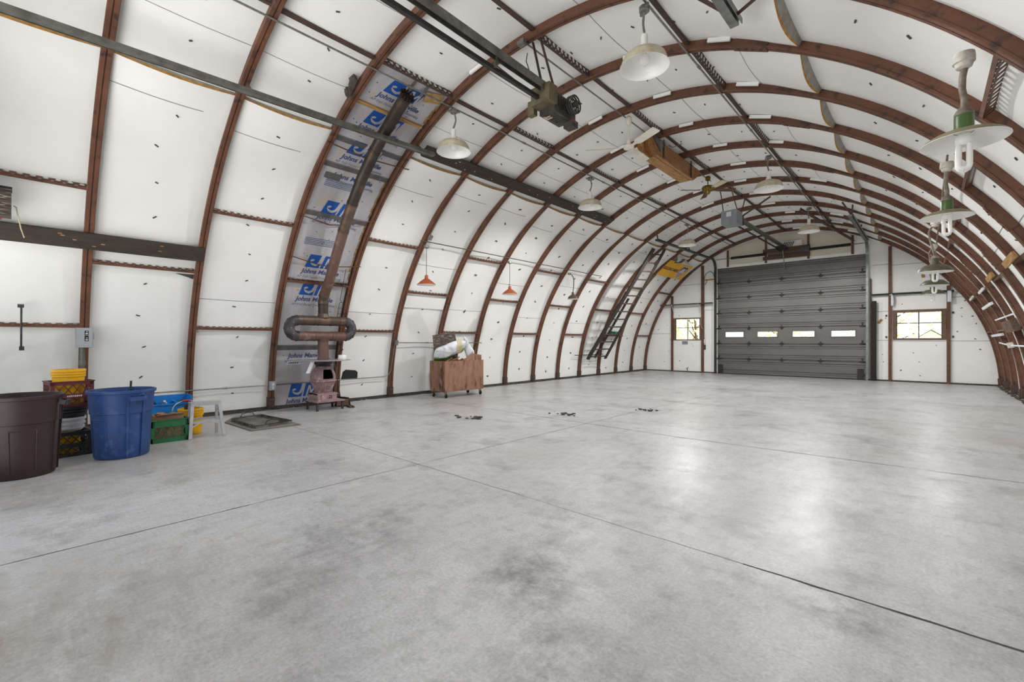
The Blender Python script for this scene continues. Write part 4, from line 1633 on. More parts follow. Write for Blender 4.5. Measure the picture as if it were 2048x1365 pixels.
for i, (t0, t1, lab) in enumerate(BOARDS):
    base = A(t0, RF, FYC)
    t = thing('foil_board', base, lab, 'insulation board', 'foil-faced insulation boards behind the stove')
    m = MB()
    foil_slab(m, t0, t1, RF)
    for j in range(int((t1 - t0) * 1.1)):
        m.box(A(R_.uniform(t0 + .4, t1 - .4), RF - .004, FYC + R_.uniform(-.5, .5)), (.016, .016, .004), 1, arch_rot(30))
    m.build('board', [M['foil'], M['nail']], t, sharp=60)
    for th, lo, w in MARKS.get(i, []):
        logo('mark', t, th, FYC - .02, lo, w)
    if i == 1:
        m = MB()
        wrap(m, sub_quad(-.27, -.012, -.03, .03, .22), FYC - .02, 13.45, RF - .006)
        wrap(m, sub_quad(.012, .27, -.03, .03, .22), FYC - .02, 13.45, RF - .006)
        m.build('blue_mark', [M['print_blue']], t)
        m = MB()
        wrap(m, sub_quad(-.13, .13, -.035, .035, .1, 2), FYC - .25, 10.2, RF - .008, 1)
        for q in range(6):
            wrap(m, curve_band([(-.11 + q * .036, -.02), (-.09 + q * .036, .022), (-.085 + q * .036, -.015), (-.065 + q * .036, .02)], .012), FYC - .25, 10.2, RF - .012, 0)
        m.build('scrawled_slip', [M['label_black'], M['white_plastic']], t)
    if i == 7:
        m = MB()
        for q, th in enumerate([t0 + .9, t0 + 1.5, t0 + 2.2, t0 + 3.2, t0 + 4.3, t0 + 5.6]):
            m.box(A(th, RF - .01, FY1 - .02 - .012 * (q % 2)), (.05, R_.uniform(.05, .12), .006), 0, arch_rot(th, R_.uniform(-.2, .2)))
        m.box(A(70.6, RF - .02, FY1 - .20), (.28, .20, .01), 0, arch_rot(71, .3))
        m.build('torn_foil', [M['gold_foil']], t)
    if i in (3, 4):
        m = MB()
        for q in range(7):
            th = t0 + 1.4 + (t1 - t0 - 2.8) * q / 6
            m.box(A(th, RF - .01, FY1 - .015 - .012 * (q % 2)), (.035, R_.uniform(.08, .2), .006), 0, arch_rot(th, R_.uniform(-.1, .1)))
        m.build('torn_foil', [M['gold_foil']], t)
    if i in (3, 4):
        m = MB()
        for q in range(5):
            wrap(m, sub_quad(-.45, .1, -.008, .008, 0, 1), FYC, 35.3 + q * .32 if i == 3 else 47.6 + q * .32, RF - .006)
        m.build('pale_print', [M['print_pale']], t)
    # tape over the upper joint
    if i in (3, 4, 5) or i == 1:
        m = MB()
        wrap(m, sub_quad(-.62, .62, -.045, .045, 0, 3), FYC, t1 - .5, RF - .008)
        m.build('joint_tape', [M['foil_tape']], t)
    if i == 4:
        m = MB()
        wrap(m, sub_quad(-.14, .14, -.06, .06, 0, 3), FYC - .36, 49.6, RF - .008)
        m.build('tape_patch', [M['foil_tape']], t)
# wood strip between the two topmost boards, brown wood on the right jamb
m = MB()
m.bar(A(64.55, RF - .022, FY0 + .02), A(64.55, RF - .022, FY1 - .02), .05, .03, Nn(64.5))
tag(m.build('batten', [M['wood_raw']], origin=A(64.55, RF, FYC)), 'pale wood strip across the foil boards near the top of the stove pipe', 'wood strip')
# thin iron rods tied across the bay to hold the pipe
for nm, pts in (('lower iron rod tied across the foil boards, just above the purlin', [A(32.9, RI - .02, FY0 - .1), A(31.5, RI + .03, FYC - .12), A(31.3, RI + .03, FYC + .12), A(32.4, RI - .02, FY1 + .12)]),
                ('iron rod tied across the foil boards at the middle of the stove pipe', [A(41.3, RI - .02, FY0 - .1), A(40.1, RI + .03, FYC - .12), A(40.6, RI + .03, FYC + .12), A(43.2, RI - .02, FY1 + .08)]),
                ('upper iron rod tied across the foil boards, below the door track', [A(56.2, RI - .02, FY0 - .12), A(55.2, RI + .03, FYC), A(55.8, RI - .02, FY1 - .02), A(56.0, RI - .02, FY1 + .2)])):
    m = MB()
    m.tube(pts, .010, 6)
    tag(m.build('tie_rod', [M['rust']], origin=pts[0]), nm, 'rod', 'iron rods across the foil boards')
m = MB()
y = FY1 - .12
m.tube([A(31.5, RI - .03, y - .06), A(24.5, RI - .03, y - .02), A(23.9, RI - .03, y + .02)], .006, 6)
for a, b_ in ((23.9, 20.0), ):
    m.tube([A(a, RI - .03, y + .06), A(b_, RI - .03, y + .06)], .006, 6)
    m.tube([A(a, RI - .03, y - .02), A(b_, RI - .03, y - .02)], .006, 6)
for th in (20.0, 21.3, 22.6, 23.9):
    m.tube([A(th, RI - .03, y - .02), A(th, RI - .03, y + .06)], .005, 6)
tag(m.build('wire_rack', [M['iron']], origin=A(24, RI, y)), 'small hanging wire rack right of the stove pipe', 'rack')

# ------------------------------------------------------------------ stove
SX, SY = -4.85, 4.12
st = thing('pot_belly_stove', (SX, SY, 0), 'rusty pot-bellied cast-iron stove with an open front, standing on low legs', 'stove')
m = MB()
m.bx(-5.05, -4.55, 3.86, 4.42, .165, .19)
m.build('base_plate', [M['cast']], st)
for x, y in ((-5.02, 3.89), (-4.60, 3.89), (-4.60, 4.39), (-5.02, 4.39)):
    m = MB()
    m.bar((x, y, .002), (x, y, .165), .035, .035, (0, 1, 0))
    m.bar((x - .03, y, .15), (x + .03, y, .15), .035, .02)
    m.build('leg', [M['iron']], st)
m = MB()
m.prism([(-.20, -.20), (.20, -.20), (.185, .185), (-.185, .185)], (SX, SY, .19), (1, 0, 0), (0, 1, 0), (0, 0, 1), .13)
m.bx(SX - .215, SX + .215, SY - .215, SY + .215, .19, .21)
m.bx(SX - .2, SX + .2, SY - .2, SY + .2, .30, .325)
ab = m.build('ash_box', [M['cast']], st)
m = MB()
m.bx(SX + .195, SX + .212, SY - .13, SY + .17, .20, .305)
dd = m.build('ash_door', [M['cast']], st)
m = MB()
m.tube([(SX + .212, SY + .045, .255), (SX + .222, SY + .045, .255)], .045, 20)
for a in range(4):
    an = a * pi / 2 + .6
    m.tube([(SX + .221, SY + .045 + .024 * math.cos(an), .255 + .024 * math.sin(an)), (SX + .226, SY + .045 + .024 * math.cos(an), .255 + .024 * math.sin(an))], .013, 10, 1)
m.build('damper', [M['cast'], M['soot']], dd)


def flute(amp):
    return lambda i, k: 1 + amp * (1 if (k % 4) in (0, 1) else -1)


NF = 96
m = MB()
low = [(.135, .325), (.15, .36), (.175, .42), (.205, .49), (.222, .535), (.228, .55)]
m.lathe(low, NF, (SX, SY, 0), mi=0, flute=lambda i, k: 1 + (.035 if i not in (0, 5) else 0) * math.cos(k * 2 * pi / 4))
m.lathe([(.228, .55), (.25, .552), (.254, .565), (.25, .58), (.232, .585)], 48, (SX, SY, 0))
m.build('lower_belly', [M['cast']], st)
up = [(.230, .585), (.232, .63), (.222, .69), (.198, .75), (.165, .80), (.14, .825), (.135, .84)]


def open_front(i, k):
    a = (k * 360 / NF + 180) % 360 - 180
    return 0 <= i <= 3 and -27 < a < 27


m = MB()
m.lathe(up, NF, (SX, SY, 0), skip=open_front, flute=lambda i, k: 1 + (.018 if 0 < i < 5 else 0) * math.cos(k * 2 * pi / 6))
m.lathe([(r - .02, z) for r, z in up], NF, (SX, SY, 0), mi=1, skip=open_front)
m.lathe([(0, .575), (.225, .575)], 40, (SX, SY, 0), mi=1)
m.build('upper_belly', [M['cast'], M['soot']], st)
m = MB()
for a in (-28, 28):
    pts = [(SX + (r + .006) * math.cos(rad(a)), SY + (r + .006) * math.sin(rad(a)), z) for r, z in up[:5]]
    m.tube(pts, .013, 6)
for z, r in ((.592, .238), (.795, .175)):
    m.tube([(SX + r * math.cos(rad(a)), SY + r * math.sin(rad(a)), z) for a in range(-28, 29, 7)], .013, 6)
m.build('door_frame', [M['cast']], st)
m = MB()
m.lathe([(.12, .835), (.135, .84), (.14, .855), (.135, .865), (.17, .90), (.205, .945), (.21, .952), (.2, .955), (0, .955)], 40, (SX, SY, 0))
m.build('collar', [M['iron']], st)
m = MB()
m.lathe([(0, .957), (.52, .957), (.525, .962), (.52, .967), (0, .967)], 48, (SX + .02, SY - .02, 0))
m.build('top_plate', [M['alu']], st)
# door swung open to the right, a dark plate on its hinge
m = MB()
px, py = -4.88, 4.50
m.prism([(0, 0), (.04, .15), (.10, .19), (.30, .17), (.345, .13), (.34, .02), (.33, 0)], (px, py, .56), (.12, .99, 0), (0, 0, 1), (1, -.12, 0), .016, 0)
m.tube([(px + .01, py + .16, .66), (px + .03, py + .16, .66)], .028, 12, 1)
m.tube([(px + .01, py + .10, .65), (px + .025, py + .10, .65)], .02, 10, 1)
m.build('fire_door', [M['black_rubber'], M['alu']], st)
# stove pipe: riser, loop, riser and the long run along the arch out of the roof
PR = .093


def ell(c, r, a0, a1, n=6, u=(0, 1, 0), v=(0, 0, 1)):
    c, u, v = Vector(c), Vector(u), Vector(v)
    return [c + u * (r * math.cos(rad(a0 + (a1 - a0) * i / n))) + v * (r * math.sin(rad(a0 + (a1 - a0) * i / n))) for i in range(n + 1)]


m = MB()
m.tube([(SX, SY, .967), (SX, SY, 1.42)], [PR + .014, PR], 24)
m.lathe([(PR + .002, 1.24), (PR + .006, 1.25), (PR + .002, 1.26)], 24, (SX, SY, 0))
m.build('lower_riser', [M['pipe_red']], st)
ZLO, ZHI, YA, YB_ = 1.43, 1.73, 3.62, 4.57
m = MB()
m.tube([(SX, YA, ZLO), (SX, YB_, ZLO)], PR, 24)
m.lathe([(PR, 1.30), (PR * 1.25, 1.38), (PR * .6, ZLO)], 24, (SX, SY, 0))
for y in (3.80, 3.95, 4.29, 4.35):
    m.tube([(SX, y - .006, ZLO), (SX, y + .006, ZLO)], PR + .005, 24)
m.build('loop_lower_pipe', [M['pipe_red']], st)
m = MB()
m.tube([(SX, YA, ZHI), (SX, YB_, ZHI)], PR, 24)
m.lathe([(PR, 1.87), (PR * 1.2, 1.80), (PR * .7, ZHI)], 24, (SX, SY, 0))
for y in (3.72, 3.93, 4.01, 4.27, 4.44):
    m.tube([(SX, y - .006, ZHI), (SX, y + .006, ZHI)], PR + .005, 24)
m.build('loop_upper_pipe', [M['pipe']], st)
for yc, a0, a1, mm in ((YA, 90, 270, 'iron'), (YB_, 90, -90, 'iron')):
    m = MB()
    pts = ell((SX, yc, (ZLO + ZHI) / 2), (ZHI - ZLO) / 2, a0, a1, 8)
    m.tube(pts, PR + .003, 24)
    for i in (0, 2, 4, 6, 8):
        p = pts[i]
        d = (pts[min(i + 1, 8)] - pts[max(i - 1, 0)]).normalized()
        m.tube([p - d * .006, p + d * .006], PR + .008, 24)
    for i in (2, 4, 6):
        m.box(pts[i] + Vector((PR + .006, 0, 0)), (.01, .012, .012), 1)
    m.build('elbow', [M['iron'], M['alu']], st, sharp=20)
m = MB()
m.tube([(SX, SY, 1.80), (SX, SY, 2.06)], PR, 24)
m.lathe([(PR + .001, 2.05), (PR + .006, 2.06), (PR + .001, 2.07)], 24, (SX, SY, 0))
m.build('upper_riser', [M['pipe_dark']], st)
run = [Vector(p) for p in ((SX, SY, 2.06), (SX + .01, SY, 2.14), (-4.79, 4.115, 2.24), (-4.56, 4.11, 2.51), (-4.29, 4.10, 2.91), (-3.96, 4.08, 3.35), (-3.60, 4.06, 3.77), (-3.245, 4.05, 4.145),
                               (-2.86, 4.055, 4.49), (-2.535, 4.055, 4.725), (-2.185, 4.03, 4.905), (-1.88, 4.0, 5.02))]
m = MB()
segs = [(0, 3, 'pipe'), (2, 6, 'pipe_red'), (5, 7, 'pipe'), (6, 9, 'pipe_dark'), (8, 12, 'pipe_dark')]
for (a, b_, mm) in segs:
    m = MB()
    pts = run[a:b_]
    fine = []
    for p, q in zip(pts[:-1], pts[1:]):
        fine += [p.lerp(q, i / 3) for i in range(3)]
    fine.append(pts[-1])
    m.tube(fine, PR, 24)
    for p, q in ((pts[0], pts[1]), (pts[-1], pts[-2])):
        d = (q - p).normalized()
        m.tube([p + d * .01, p + d * .03], PR + .006, 24)
    m.build('flue_section', [M[mm]], st, sharp=25)
m = MB()
top = run[-1]
d = (run[-1] - run[-2]).normalized()
x_, y_, z_ = frame(d)
m.tube([top - d * .04, top + d * .02], PR + .004, 24)
for i in range(14):
    a = 2 * pi * i / 14
    m.box(top + d * .03 + (x_ * math.cos(a) + y_ * math.sin(a)) * (PR + .006), (.03, .012, .06), 0, Matrix.Rotation(a, 3, 'Y'))
m.build('roof_collar', [M['soot']], st)
for yy in (FYC - .02, FYC + .2):
    m = MB()
    m.bar(A(70.0, RI + .045, yy), A(72.3, RI + .05, yy), .05, .004, Nn(70))
    m.build('strap', [M['galv']], st)
# things lying on the stove plate
kt = thing('kettle', (-4.66, 4.42, .967), 'small white enamel pot with a raised dark handle on the stove plate', 'pot')
m = MB()
m.lathe([(0, .969), (.075, .969), (.085, .99), (.085, 1.05), (.08, 1.058), (.05, 1.062), (0, 1.064)], 24, (-4.68, 4.42, 0))
m.build('body', [M['white_enamel']], kt)
m = MB()
m.tube([(-4.68, 4.33, 1.0), (-4.68, 4.33, 1.06), (-4.68, 4.38, 1.13), (-4.68, 4.44, 1.17)], .014, 8)
m.build('handle', [M['black_rubber']], kt)
m = MB()
m.prism([(0, 0), (.07, 0), (.16, .21), (.09, .21)], (-4.50, 3.63, .74), (0, 1, 0), (0, 0, 1), (1, 0, 0), .003)
tag(m.build('paper_tag', [M['white_plastic']], origin=(-4.5, 3.70, .95)), 'white paper tag hanging from the left edge of the stove plate', 'tag')
# fire irons and ash tools between the stove and the wall
for x, y, h, mm, lab in ((-5.22, 4.52, .98, 'iron', 'iron poker leaning on the wall right of the stove, left of the pair'), (-5.22, 4.62, .95, 'wood_old', 'wooden stove tool handle leaning on the wall right of the poker')):
    m = MB()
    m.tube([(x + .1, y + .02, .002), (x - .2, y - .0, h)], .011, 8)
    tag(m.build('fire_tool', [M[mm]], origin=(x, y, 0)), lab, 'fire tool')
sc_ = thing('ash_scuttle', (-4.98, 4.62, 0), 'dark ash scuttle with a grate on the floor behind the stove legs', 'scuttle')
m = MB()
m.prism([(-.12, 0), (.14, 0), (.10, .17), (-.05, .19)], (-5.08, 4.58, .002), (0, 1, 0), (0, 0, 1), (1, 0, 0), .20)
m.build('body', [M['soot']], sc_)
m = MB()
m.bx(-4.88, -4.85, 4.40, 4.66, .02, .15)
m.build('grate', [M['wood_old']], sc_)
for i in range(2):
    m = MB()
    m.bar((-4.56, 4.55 + i * .06, .018), (-4.80, 4.60 + i * .06, .018), .035, .03)
    tag(m.build('firewood_stick', [M['wood_old']], origin=(-4.8, 4.58, 0)), ['left', 'right'][i] + ' of two short wood sticks on the floor right of the stove', 'stick')
# ------------------------------------------------------------------ round waste bins
def can(loc, ang, pm, lab, H=.785):
    t = thing('trash_can', (*loc, 0), lab, 'trash can', 'round plastic waste bins')
    x, y = loc
    m = MB()
    k = H / .785
    prof = [(0, .004), (.243, .004), (.252, .02), (.262, .20), (.277, .515), (.287, .52), (.299, .725), (.303, .745), (.317, .75), (.320, .778), (.312, .785), (.300, .782), (.292, .72), (.27, .5),
            (.245, .03), (0, .03)]
    m.lathe([(r, z * k) for r, z in prof], 56, (x, y, 0))
    m.build('body', [pm], t, sharp=28)

    def on(a, z, r):
        return Vector((x + r * math.cos(rad(a)), y + r * math.sin(rad(a)), z * k))
    for s_ in (0, 180):
        a0 = ang + s_
        rb = MB()
        # flat column under each handle, edged by two ribs
        for da in (-16, 16):
            rb.bar(on(a0 + da, .02, .256), on(a0 + da, .70, .298), .022, .022, (math.cos(rad(a0)), math.sin(rad(a0)), 0))
        rb.build('rib', [pm], t)
        h_ = MB()
        p = [on(a0 - 15, .705, .30), on(a0 - 14, .69, .352), on(a0 + 14, .69, .352), on(a0 + 15, .705, .30)]
        for q, w in zip(p[:-1], p[1:]):
            h_.bar(q, w, .03, .045)
        h_.bar(p[0] + Vector((0, 0, .03)), p[3] + Vector((0, 0, .03)), .02, .02)
        h_.build('handle', [pm], t)
    for a0 in (ang - 75, ang - 45 + 150):
        pn = MB()
        for (u0, z0, u1, z1) in ((a0 - 20, .46, a0 + 20, .46), (a0 - 20, .06, a0 - 20, .46), (a0 + 20, .06, a0 + 20, .46)):
            n = 6
            pts = [on(u0 + (u1 - u0) * i / n, z0 + (z1 - z0) * i / n, .2545 + (.277 - .252) * (z0 + (z1 - z0) * i / n - .02) / .5) for i in range(n + 1)]
            pn.tube(pts, .006, 6)
        pn.build('moulding', [pm], t)
    return t


can((-2.78, .06), 78, M['brown_plastic'], 'large dark brown round trash can at the left edge of the picture', .80)
can((-3.05, .87), 18, M['blue_plastic'], 'large blue round trash can between the brown can and the green crate', .775)
m = MB()
m.bar((-3.26, .97, .62), (-3.29, .985, .85), .014, .02)
tag(m.build('tool_handle', [M['black_steel']], origin=(-3.26, .97, .62)), 'thin dark handle poking out over the back rim of the blue can', 'tool')


# ------------------------------------------------------------------ milk crates
def crate(name, loc, rz, w, d, h, pm, lab, group=None, logo_band=False, bands=None):
    """w along local y (the long front), d along local x"""
    t = thing(name, loc, lab, 'crate', group)
    L = Vector(loc)
    Rz = Matrix.Rotation(rad(rz), 3, 'Z')

    def P(x, y, z):
        return L + Rz @ Vector((x, y, z))
    b = MB()
    th = .012
    for sx in (-1, 1):
        for sy in (-1, 1):
            b.box(P(sx * (d / 2 - .018), sy * (w / 2 - .018), h / 2), (.036, .036, h - .004), 0, Rz)
    bands = bands or ((.018, .036), (h - .022, .044), (h * .42, .03))
    for z, hh in bands:
        for sx in (-1, 1):
            b.box(P(sx * (d / 2 - th / 2), 0, z), (th, w, hh), 0, Rz)
        for sy in (-1, 1):
            b.box(P(0, sy * (w / 2 - th / 2), z), (d, th, hh), 0, Rz)
    for i in range(7):
        b.box(P(0, -w / 2 + w * (i + .5) / 7, .012), (d - .02, w / 10, .01), 0, Rz)
    for sx in (-1, 1):
        b.box(P(sx * (d / 2 + .004), 0, h - .006), (.01, w + .014, .012), 0, Rz)
    for sy in (-1, 1):
        b.box(P(0, sy * (w / 2 + .004), h - .006), (d, .01, .012), 0, Rz)
    b.build('frame', [pm], t)
    g_ = MB()
    edges = sorted((z - hh / 2, z + hh / 2) for z, hh in bands)
    for z0, z1 in [(e0[1], e1[0]) for e0, e1 in zip(edges[:-1], edges[1:])]:
        for face in range(4):
            span = (w if face < 2 else d) - .07
            n = max(3, round(span / min(z1 - z0, .075)))
            for i in range(n):
                a0, a1 = -span / 2 + span * i / n, -span / 2 + span * (i + 1) / n
                for (u0, u1) in ((a0, a1), (a1, a0)):
                    if face < 2:
                        s_ = (-1, 1)[face]
                        p0, p1 = P(s_ * (d / 2 - .006), u0, z0), P(s_ * (d / 2 - .006), u1, z1)
                        up = Rz @ Vector((1, 0, 0))
                    else:
                        s_ = (-1, 1)[face - 2]
                        p0, p1 = P(u0, s_ * (w / 2 - .006), z0), P(u1, s_ * (w / 2 - .006), z1)
                        up = Rz @ Vector((0, 1, 0))
                    g_.bar(p0, p1, .010, .008, up)
    g_.build('lattice', [pm], t)
    if logo_band:
        lb = MB()
        lb.box(P(d / 2 + .002, -.01, h * .42), (.008, w * .55, .055), 0, Rz)
        lb.build('name_band', [pm], t)
        lt = MB()
        for q in range(8):
            lt.box(P(d / 2 + .007, -.045 + q * .0165, h * .42), (.003, .011, .02 if q % 3 else .014), 0, Rz)
        lt.build('name_lettering', [M['white_plastic']], t)
    return t


def tub(name, c, r0, r1, z0, z1, mats, lab, cat, rims=(1.0,), handle=None, group=None, n=36):
    t = thing(name, (c[0], c[1], z0), lab, cat, group)
    m = MB()
    H = z1 - z0
    prof = [(0, z0 + .002), (r0 - .006, z0 + .002), (r0, z0 + .008)]
    for f in rims:
        z = z0 + H * f
        r = r0 + (r1 - r0) * f
        prof += [(r - .001, z - .03), (r + .010, z - .028), (r + .011, z - .006)] + ([(r + .001, z - .004)] if f < 1 else [(r + .009, z)])
    prof += [(r1 - .004, z1), (r0 - .006, z0 + .012), (0, z0 + .012)]
    m.lathe(prof, n, (c[0], c[1], 0))
    m.build('body', mats, t, sharp=30)
    return t


crate('milk_crate', (-3.56, .445, .001), 8, .36, .34, .285, M['black_plastic'], 'black plastic milk crate on the floor at the bottom of the stack behind the cans', 'stack of crates and tubs', bands=((.015, .03), (.125, .05), (.262, .046)))
tub('bucket', (-3.56, .445), .095, .112, .02, .25, [M['yellow_plastic']], 'yellow bucket inside the bottom black crate of the stack', 'bucket', (.6, 1.0))
tub('bucket', (-3.55, .44), .135, .155, .288, .447, [M['white_plastic']], 'white ribbed tub in the stack, on the bottom black crate', 'tub', (.35, .65, 1.0), None, 'stack of crates and tubs')
tub('bucket', (-3.55, .44), .155, .175, .45, .572, [M['black_plastic']], 'low black tub in the stack, between the white tub and the maroon crate', 'tub', (.45, .75, 1.0), None, 'stack of crates and tubs')
crate('milk_crate', (-3.56, .455, .575), 8, .37, .34, .298, M['maroon_plastic'], 'maroon milk crate near the top of the stack with a yellow bucket in it', 'stack of crates and tubs', logo_band=True)
tub('bucket', (-3.555, .452), .128, .142, .592, 1.005, [M['yellow_plastic']], 'yellow bucket standing in the maroon crate, topmost of the stack', 'bucket', (.55, .86, .93, 1.0), None, 'stack of crates and tubs')
# green crate with a cardboard box and odds and ends
crate('milk_crate', (-3.655, 1.415, .001), 0, .40, .34, .298, M['green_plastic'], 'green milk crate holding a cardboard box, between the blue can and the step stool', bands=((.03, .06), (.25, .095)))
cb = thing('cardboard_box', (-3.655, 1.415, .02), 'brown open cardboard box of scraps inside the green crate', 'box')
m = MB()
for (x0, x1, y0, y1) in ((-3.785, -3.775, 1.26, 1.57), (-3.535, -3.525, 1.26, 1.57), (-3.775, -3.535, 1.26, 1.27), (-3.775, -3.535, 1.56, 1.57)):
    m.bx(x0, x1, y0, y1, .022, .345)
m.bx(-3.775, -3.535, 1.27, 1.56, .022, .312)
m.build('walls', [M['cardboard']], cb)
m = MB()
m.add([(-3.526, 1.27, .346), (-3.526, 1.56, .346), (-3.475, 1.57, .372), (-3.475, 1.27, .365), (-3.531, 1.27, .351), (-3.531, 1.56, .351), (-3.48, 1.57, .377), (-3.48, 1.27, .370)],
      [(0, 1, 2, 3), (7, 6, 5, 4), (0, 4, 5, 1), (1, 5, 6, 2), (2, 6, 7, 3), (3, 7, 4, 0)])
m.build('flap', [M['cardboard']], cb)
for (p, s_, rz, mm, lab) in (((-3.64, 1.345, .341), (.13, .09, .05), .3, 'cardboard', 'brown paper packet on top of the cardboard box, left'),
                             ((-3.65, 1.485, .336), (.13, .09, .04), -.2, 'mat_', 'grey-brown rag pile on top of the cardboard box, right')):
    m = MB()
    m.box((p[0], p[1], p[2] - .002), s_, 0, Matrix.Rotation(rz, 3, 'Z'))
    m.box((p[0] + .02, p[1] - .02, p[2] + .02), (s_[0] * .6, s_[1] * .7, s_[2] * .6), 0, Matrix.Rotation(rz + .6, 3, 'Z') @ Matrix.Rotation(.2, 3, 'X'))
    tag(m.build('packet', [M[mm]], origin=p), lab, 'scrap')
# bright blue tub of clamps and tools behind the green crate
t = thing('storage_tub', (-4.05, 1.50, 0), 'bright blue square tub of clamps standing by the wall behind the green crate', 'tub')
m = MB()
x0, x1, y0, y1, zt = -4.42, -4.13, 1.26, 1.80, .535
for (a, b_, c_, d) in ((x0, x0 + .012, y0, y1), (x1 - .012, x1, y0, y1), (x0 + .012, x1 - .012, y0, y0 + .012), (x0 + .012, x1 - .012, y1 - .012, y1)):
    m.bx(a, b_, c_, d, .002, zt if a < -4.3 else .43)
m.bx(x0, x1, y0, y1, .002, .014)
m.bx(x0 - .012, x0 + .014, y0 - .012, y1 + .012, zt - .02, zt)
m.bx(x1 - .014, x1 + .012, y0 - .012, y1 + .012, .415, .435)
m.bx(x0 + .012, x1 - .012, y0 + .012, y1 - .012, .014, .405)
m.build('body', [M['tub_blue']], t)
for i, (y, mm, lab) in enumerate(((1.35, 'black_steel', 'dark clamp lying in the blue tub, left'), (1.47, 'alu', 'pale metal clamp lying in the blue tub, middle'), (1.59, 'tub_blue', 'blue-handled tool lying in the blue tub'),
                                  (1.71, 'wood_old', 'brown wooden tool lying in the blue tub, right'))):
    m = MB()
    a = R_.uniform(-.25, .25)
    c_ = Vector((-4.27, y, .45))
    d = Vector((.085, .08 * a, .022))
    m.bar(c_ - d, c_ + d, .028, .022)
    m.bar(c_ + d * .9, c_ + d * .9 + Vector((-.01, .03, -.035)), .02, .018)
    m.tube([c_ - d, c_ - d * 1.15 + Vector((0, .015, -.002)), c_ - d * 1.2 + Vector((0, .03, .01))], .014, 8)
    m.bx(c_.x - .02, c_.x + .02, y - .012, y + .012, .407, .445)
    tag(m.build('clamp', [M[mm]], origin=c_), lab, 'tool', 'clamps and tools in the blue tub')
# yellow bucket with a raised bail
t = tub('bucket', (-3.88, 1.99), .001, .001, 0, .02, [M['yellow_plastic']], 'x', 'x')
for ch in list(t.children):
    bpy.data.objects.remove(ch)
bpy.data.objects.remove(t)
t = tub('bucket', (-3.955, 1.745), .128, .148, 0, .365, [M['yellow_plastic']], 'yellow bucket with a raised bail behind the step stool', 'bucket', (.80, .9, 1.0))
m = MB()
bc = Vector((-3.955, 1.725, .34))
pts = [bc + Vector((-.06 + .06 * math.cos(rad(a)) * .2, .165 * math.cos(rad(a)) - .02, .135 * math.sin(rad(a)))) for a in range(0, 181, 12)]
m.tube(pts, .006, 6)
bail = m.build('bail', [M['white_plastic']], t)
m = MB()
m.tube(pts[6:10], .013, 8)
m.build('grip', [M['red_plastic']], bail)
m = MB()
m.tube([(-3.97, 1.69, .03), (-3.97, 1.69, .40), (-3.96, 1.72, .445), (-3.95, 1.765, .44), (-3.93, 1.79, .385)], .022, 8)
tag(m.build('hose_end', [M['wood_black']], origin=(-3.97, 1.69, .03)), 'dark bent hose end standing in the yellow bucket', 'hose')

# ------------------------------------------------------------------ step stool
t = thing('step_stool', (-3.58, 1.84, 0), 'small silver aluminium two-step folding stool right of the green crate', 'step stool')
m = MB()
m.bx(-3.66, -3.50, 1.645, 2.005, .465, .49)
m.bx(-3.505, -3.495, 1.645, 2.005, .44, .49)
m.build('top_step', [M['alu']], t)
for y0, y1 in ((1.625, 1.665), (2.03, 1.985)):
    m = MB()
    m.bar((-3.455, y0, .003), (-3.515, y1, .465), .04, .025, (1, 0, 0))
    m.build('leg', [M['alu']], t)
    m = MB()
    m.bar((-3.74, y0 + (.02 if y0 < 1.8 else -.02), .003), (-3.63, y1, .465), .035, .022, (1, 0, 0))
    m.build('leg', [M['alu']], t)
m = MB()
m.bx(-3.59, -3.475, 1.65, 2.01, .205, .225)
m.build('lower_step', [M['alu']], t)
m = MB()
m.bar((-3.474, 1.64, .15), (-3.474, 1.75, .215), .02, .006, (1, 0, 0))
m.bar((-3.474, 2.02, .15), (-3.474, 1.91, .215), .02, .006, (1, 0, 0))
m.bar((-3.70, 1.66, .24), (-3.70, 2.0, .24), .025, .012, (1, 0, 0))
m.bar((-3.70, 1.66, .18), (-3.50, 1.66, .24), .018, .008, (0, 1, 0))
m.bar((-3.70, 2.0, .18), (-3.50, 2.0, .24), .018, .008, (0, 1, 0))
m.build('brace', [M['alu']], t)

# ------------------------------------------------------------------ floor board and scorched tray
m = MB()
m.prism([(-5.06, 3.06), (-3.43, 3.09), (-3.46, 2.38), (-4.56, 2.34), (-5.0, 2.6)], (0, 0, .003), (1, 0, 0), (0, 1, 0), (0, 0, 1), .012)
tag(m.build('floor_board', [M['mat_']], origin=(-4.3, 2.7, 0)), 'thin dirty grey board lying flat on the floor under the scorched tray', 'board')
t = thing('drip_tray', (-4.1, 2.73, .016), 'scorched black sheet-metal tray lying on the flat board', 'tray')
m = MB()
q = [(-4.62, 2.93), (-3.66, 3.04), (-3.56, 2.47), (-4.56, 2.44)]
m.prism(q, (0, 0, .0165), (1, 0, 0), (0, 1, 0), (0, 0, 1), .005)
for a, b_ in zip(q, q[1:] + q[:1]):
    m.bar((*a, .036), (*b_, .036), .012, .04, (0, 0, 1), 0)
    m.bar((*a, .056), (*b_, .056), .024, .006, (0, 0, 1), 1)
m.build('pan', [M['tray'], M['black_steel']], t)
for (a, b_) in (((-4.60, 2.80), (-4.58, 2.58)), ((-3.62, 2.85), (-3.585, 2.62))):
    a, b_ = Vector((*a, .06)), Vector((*b_, .06))
    mid = (a + b_) / 2
    m = MB()
    m.tube([a, a.lerp(b_, .1) + Vector((0, 0, .045)), mid + Vector((.01, 0, .07)), a.lerp(b_, .9) + Vector((0, 0, .045)), b_], .006, 6)
    m.build('handle', [M['black_steel']], t)
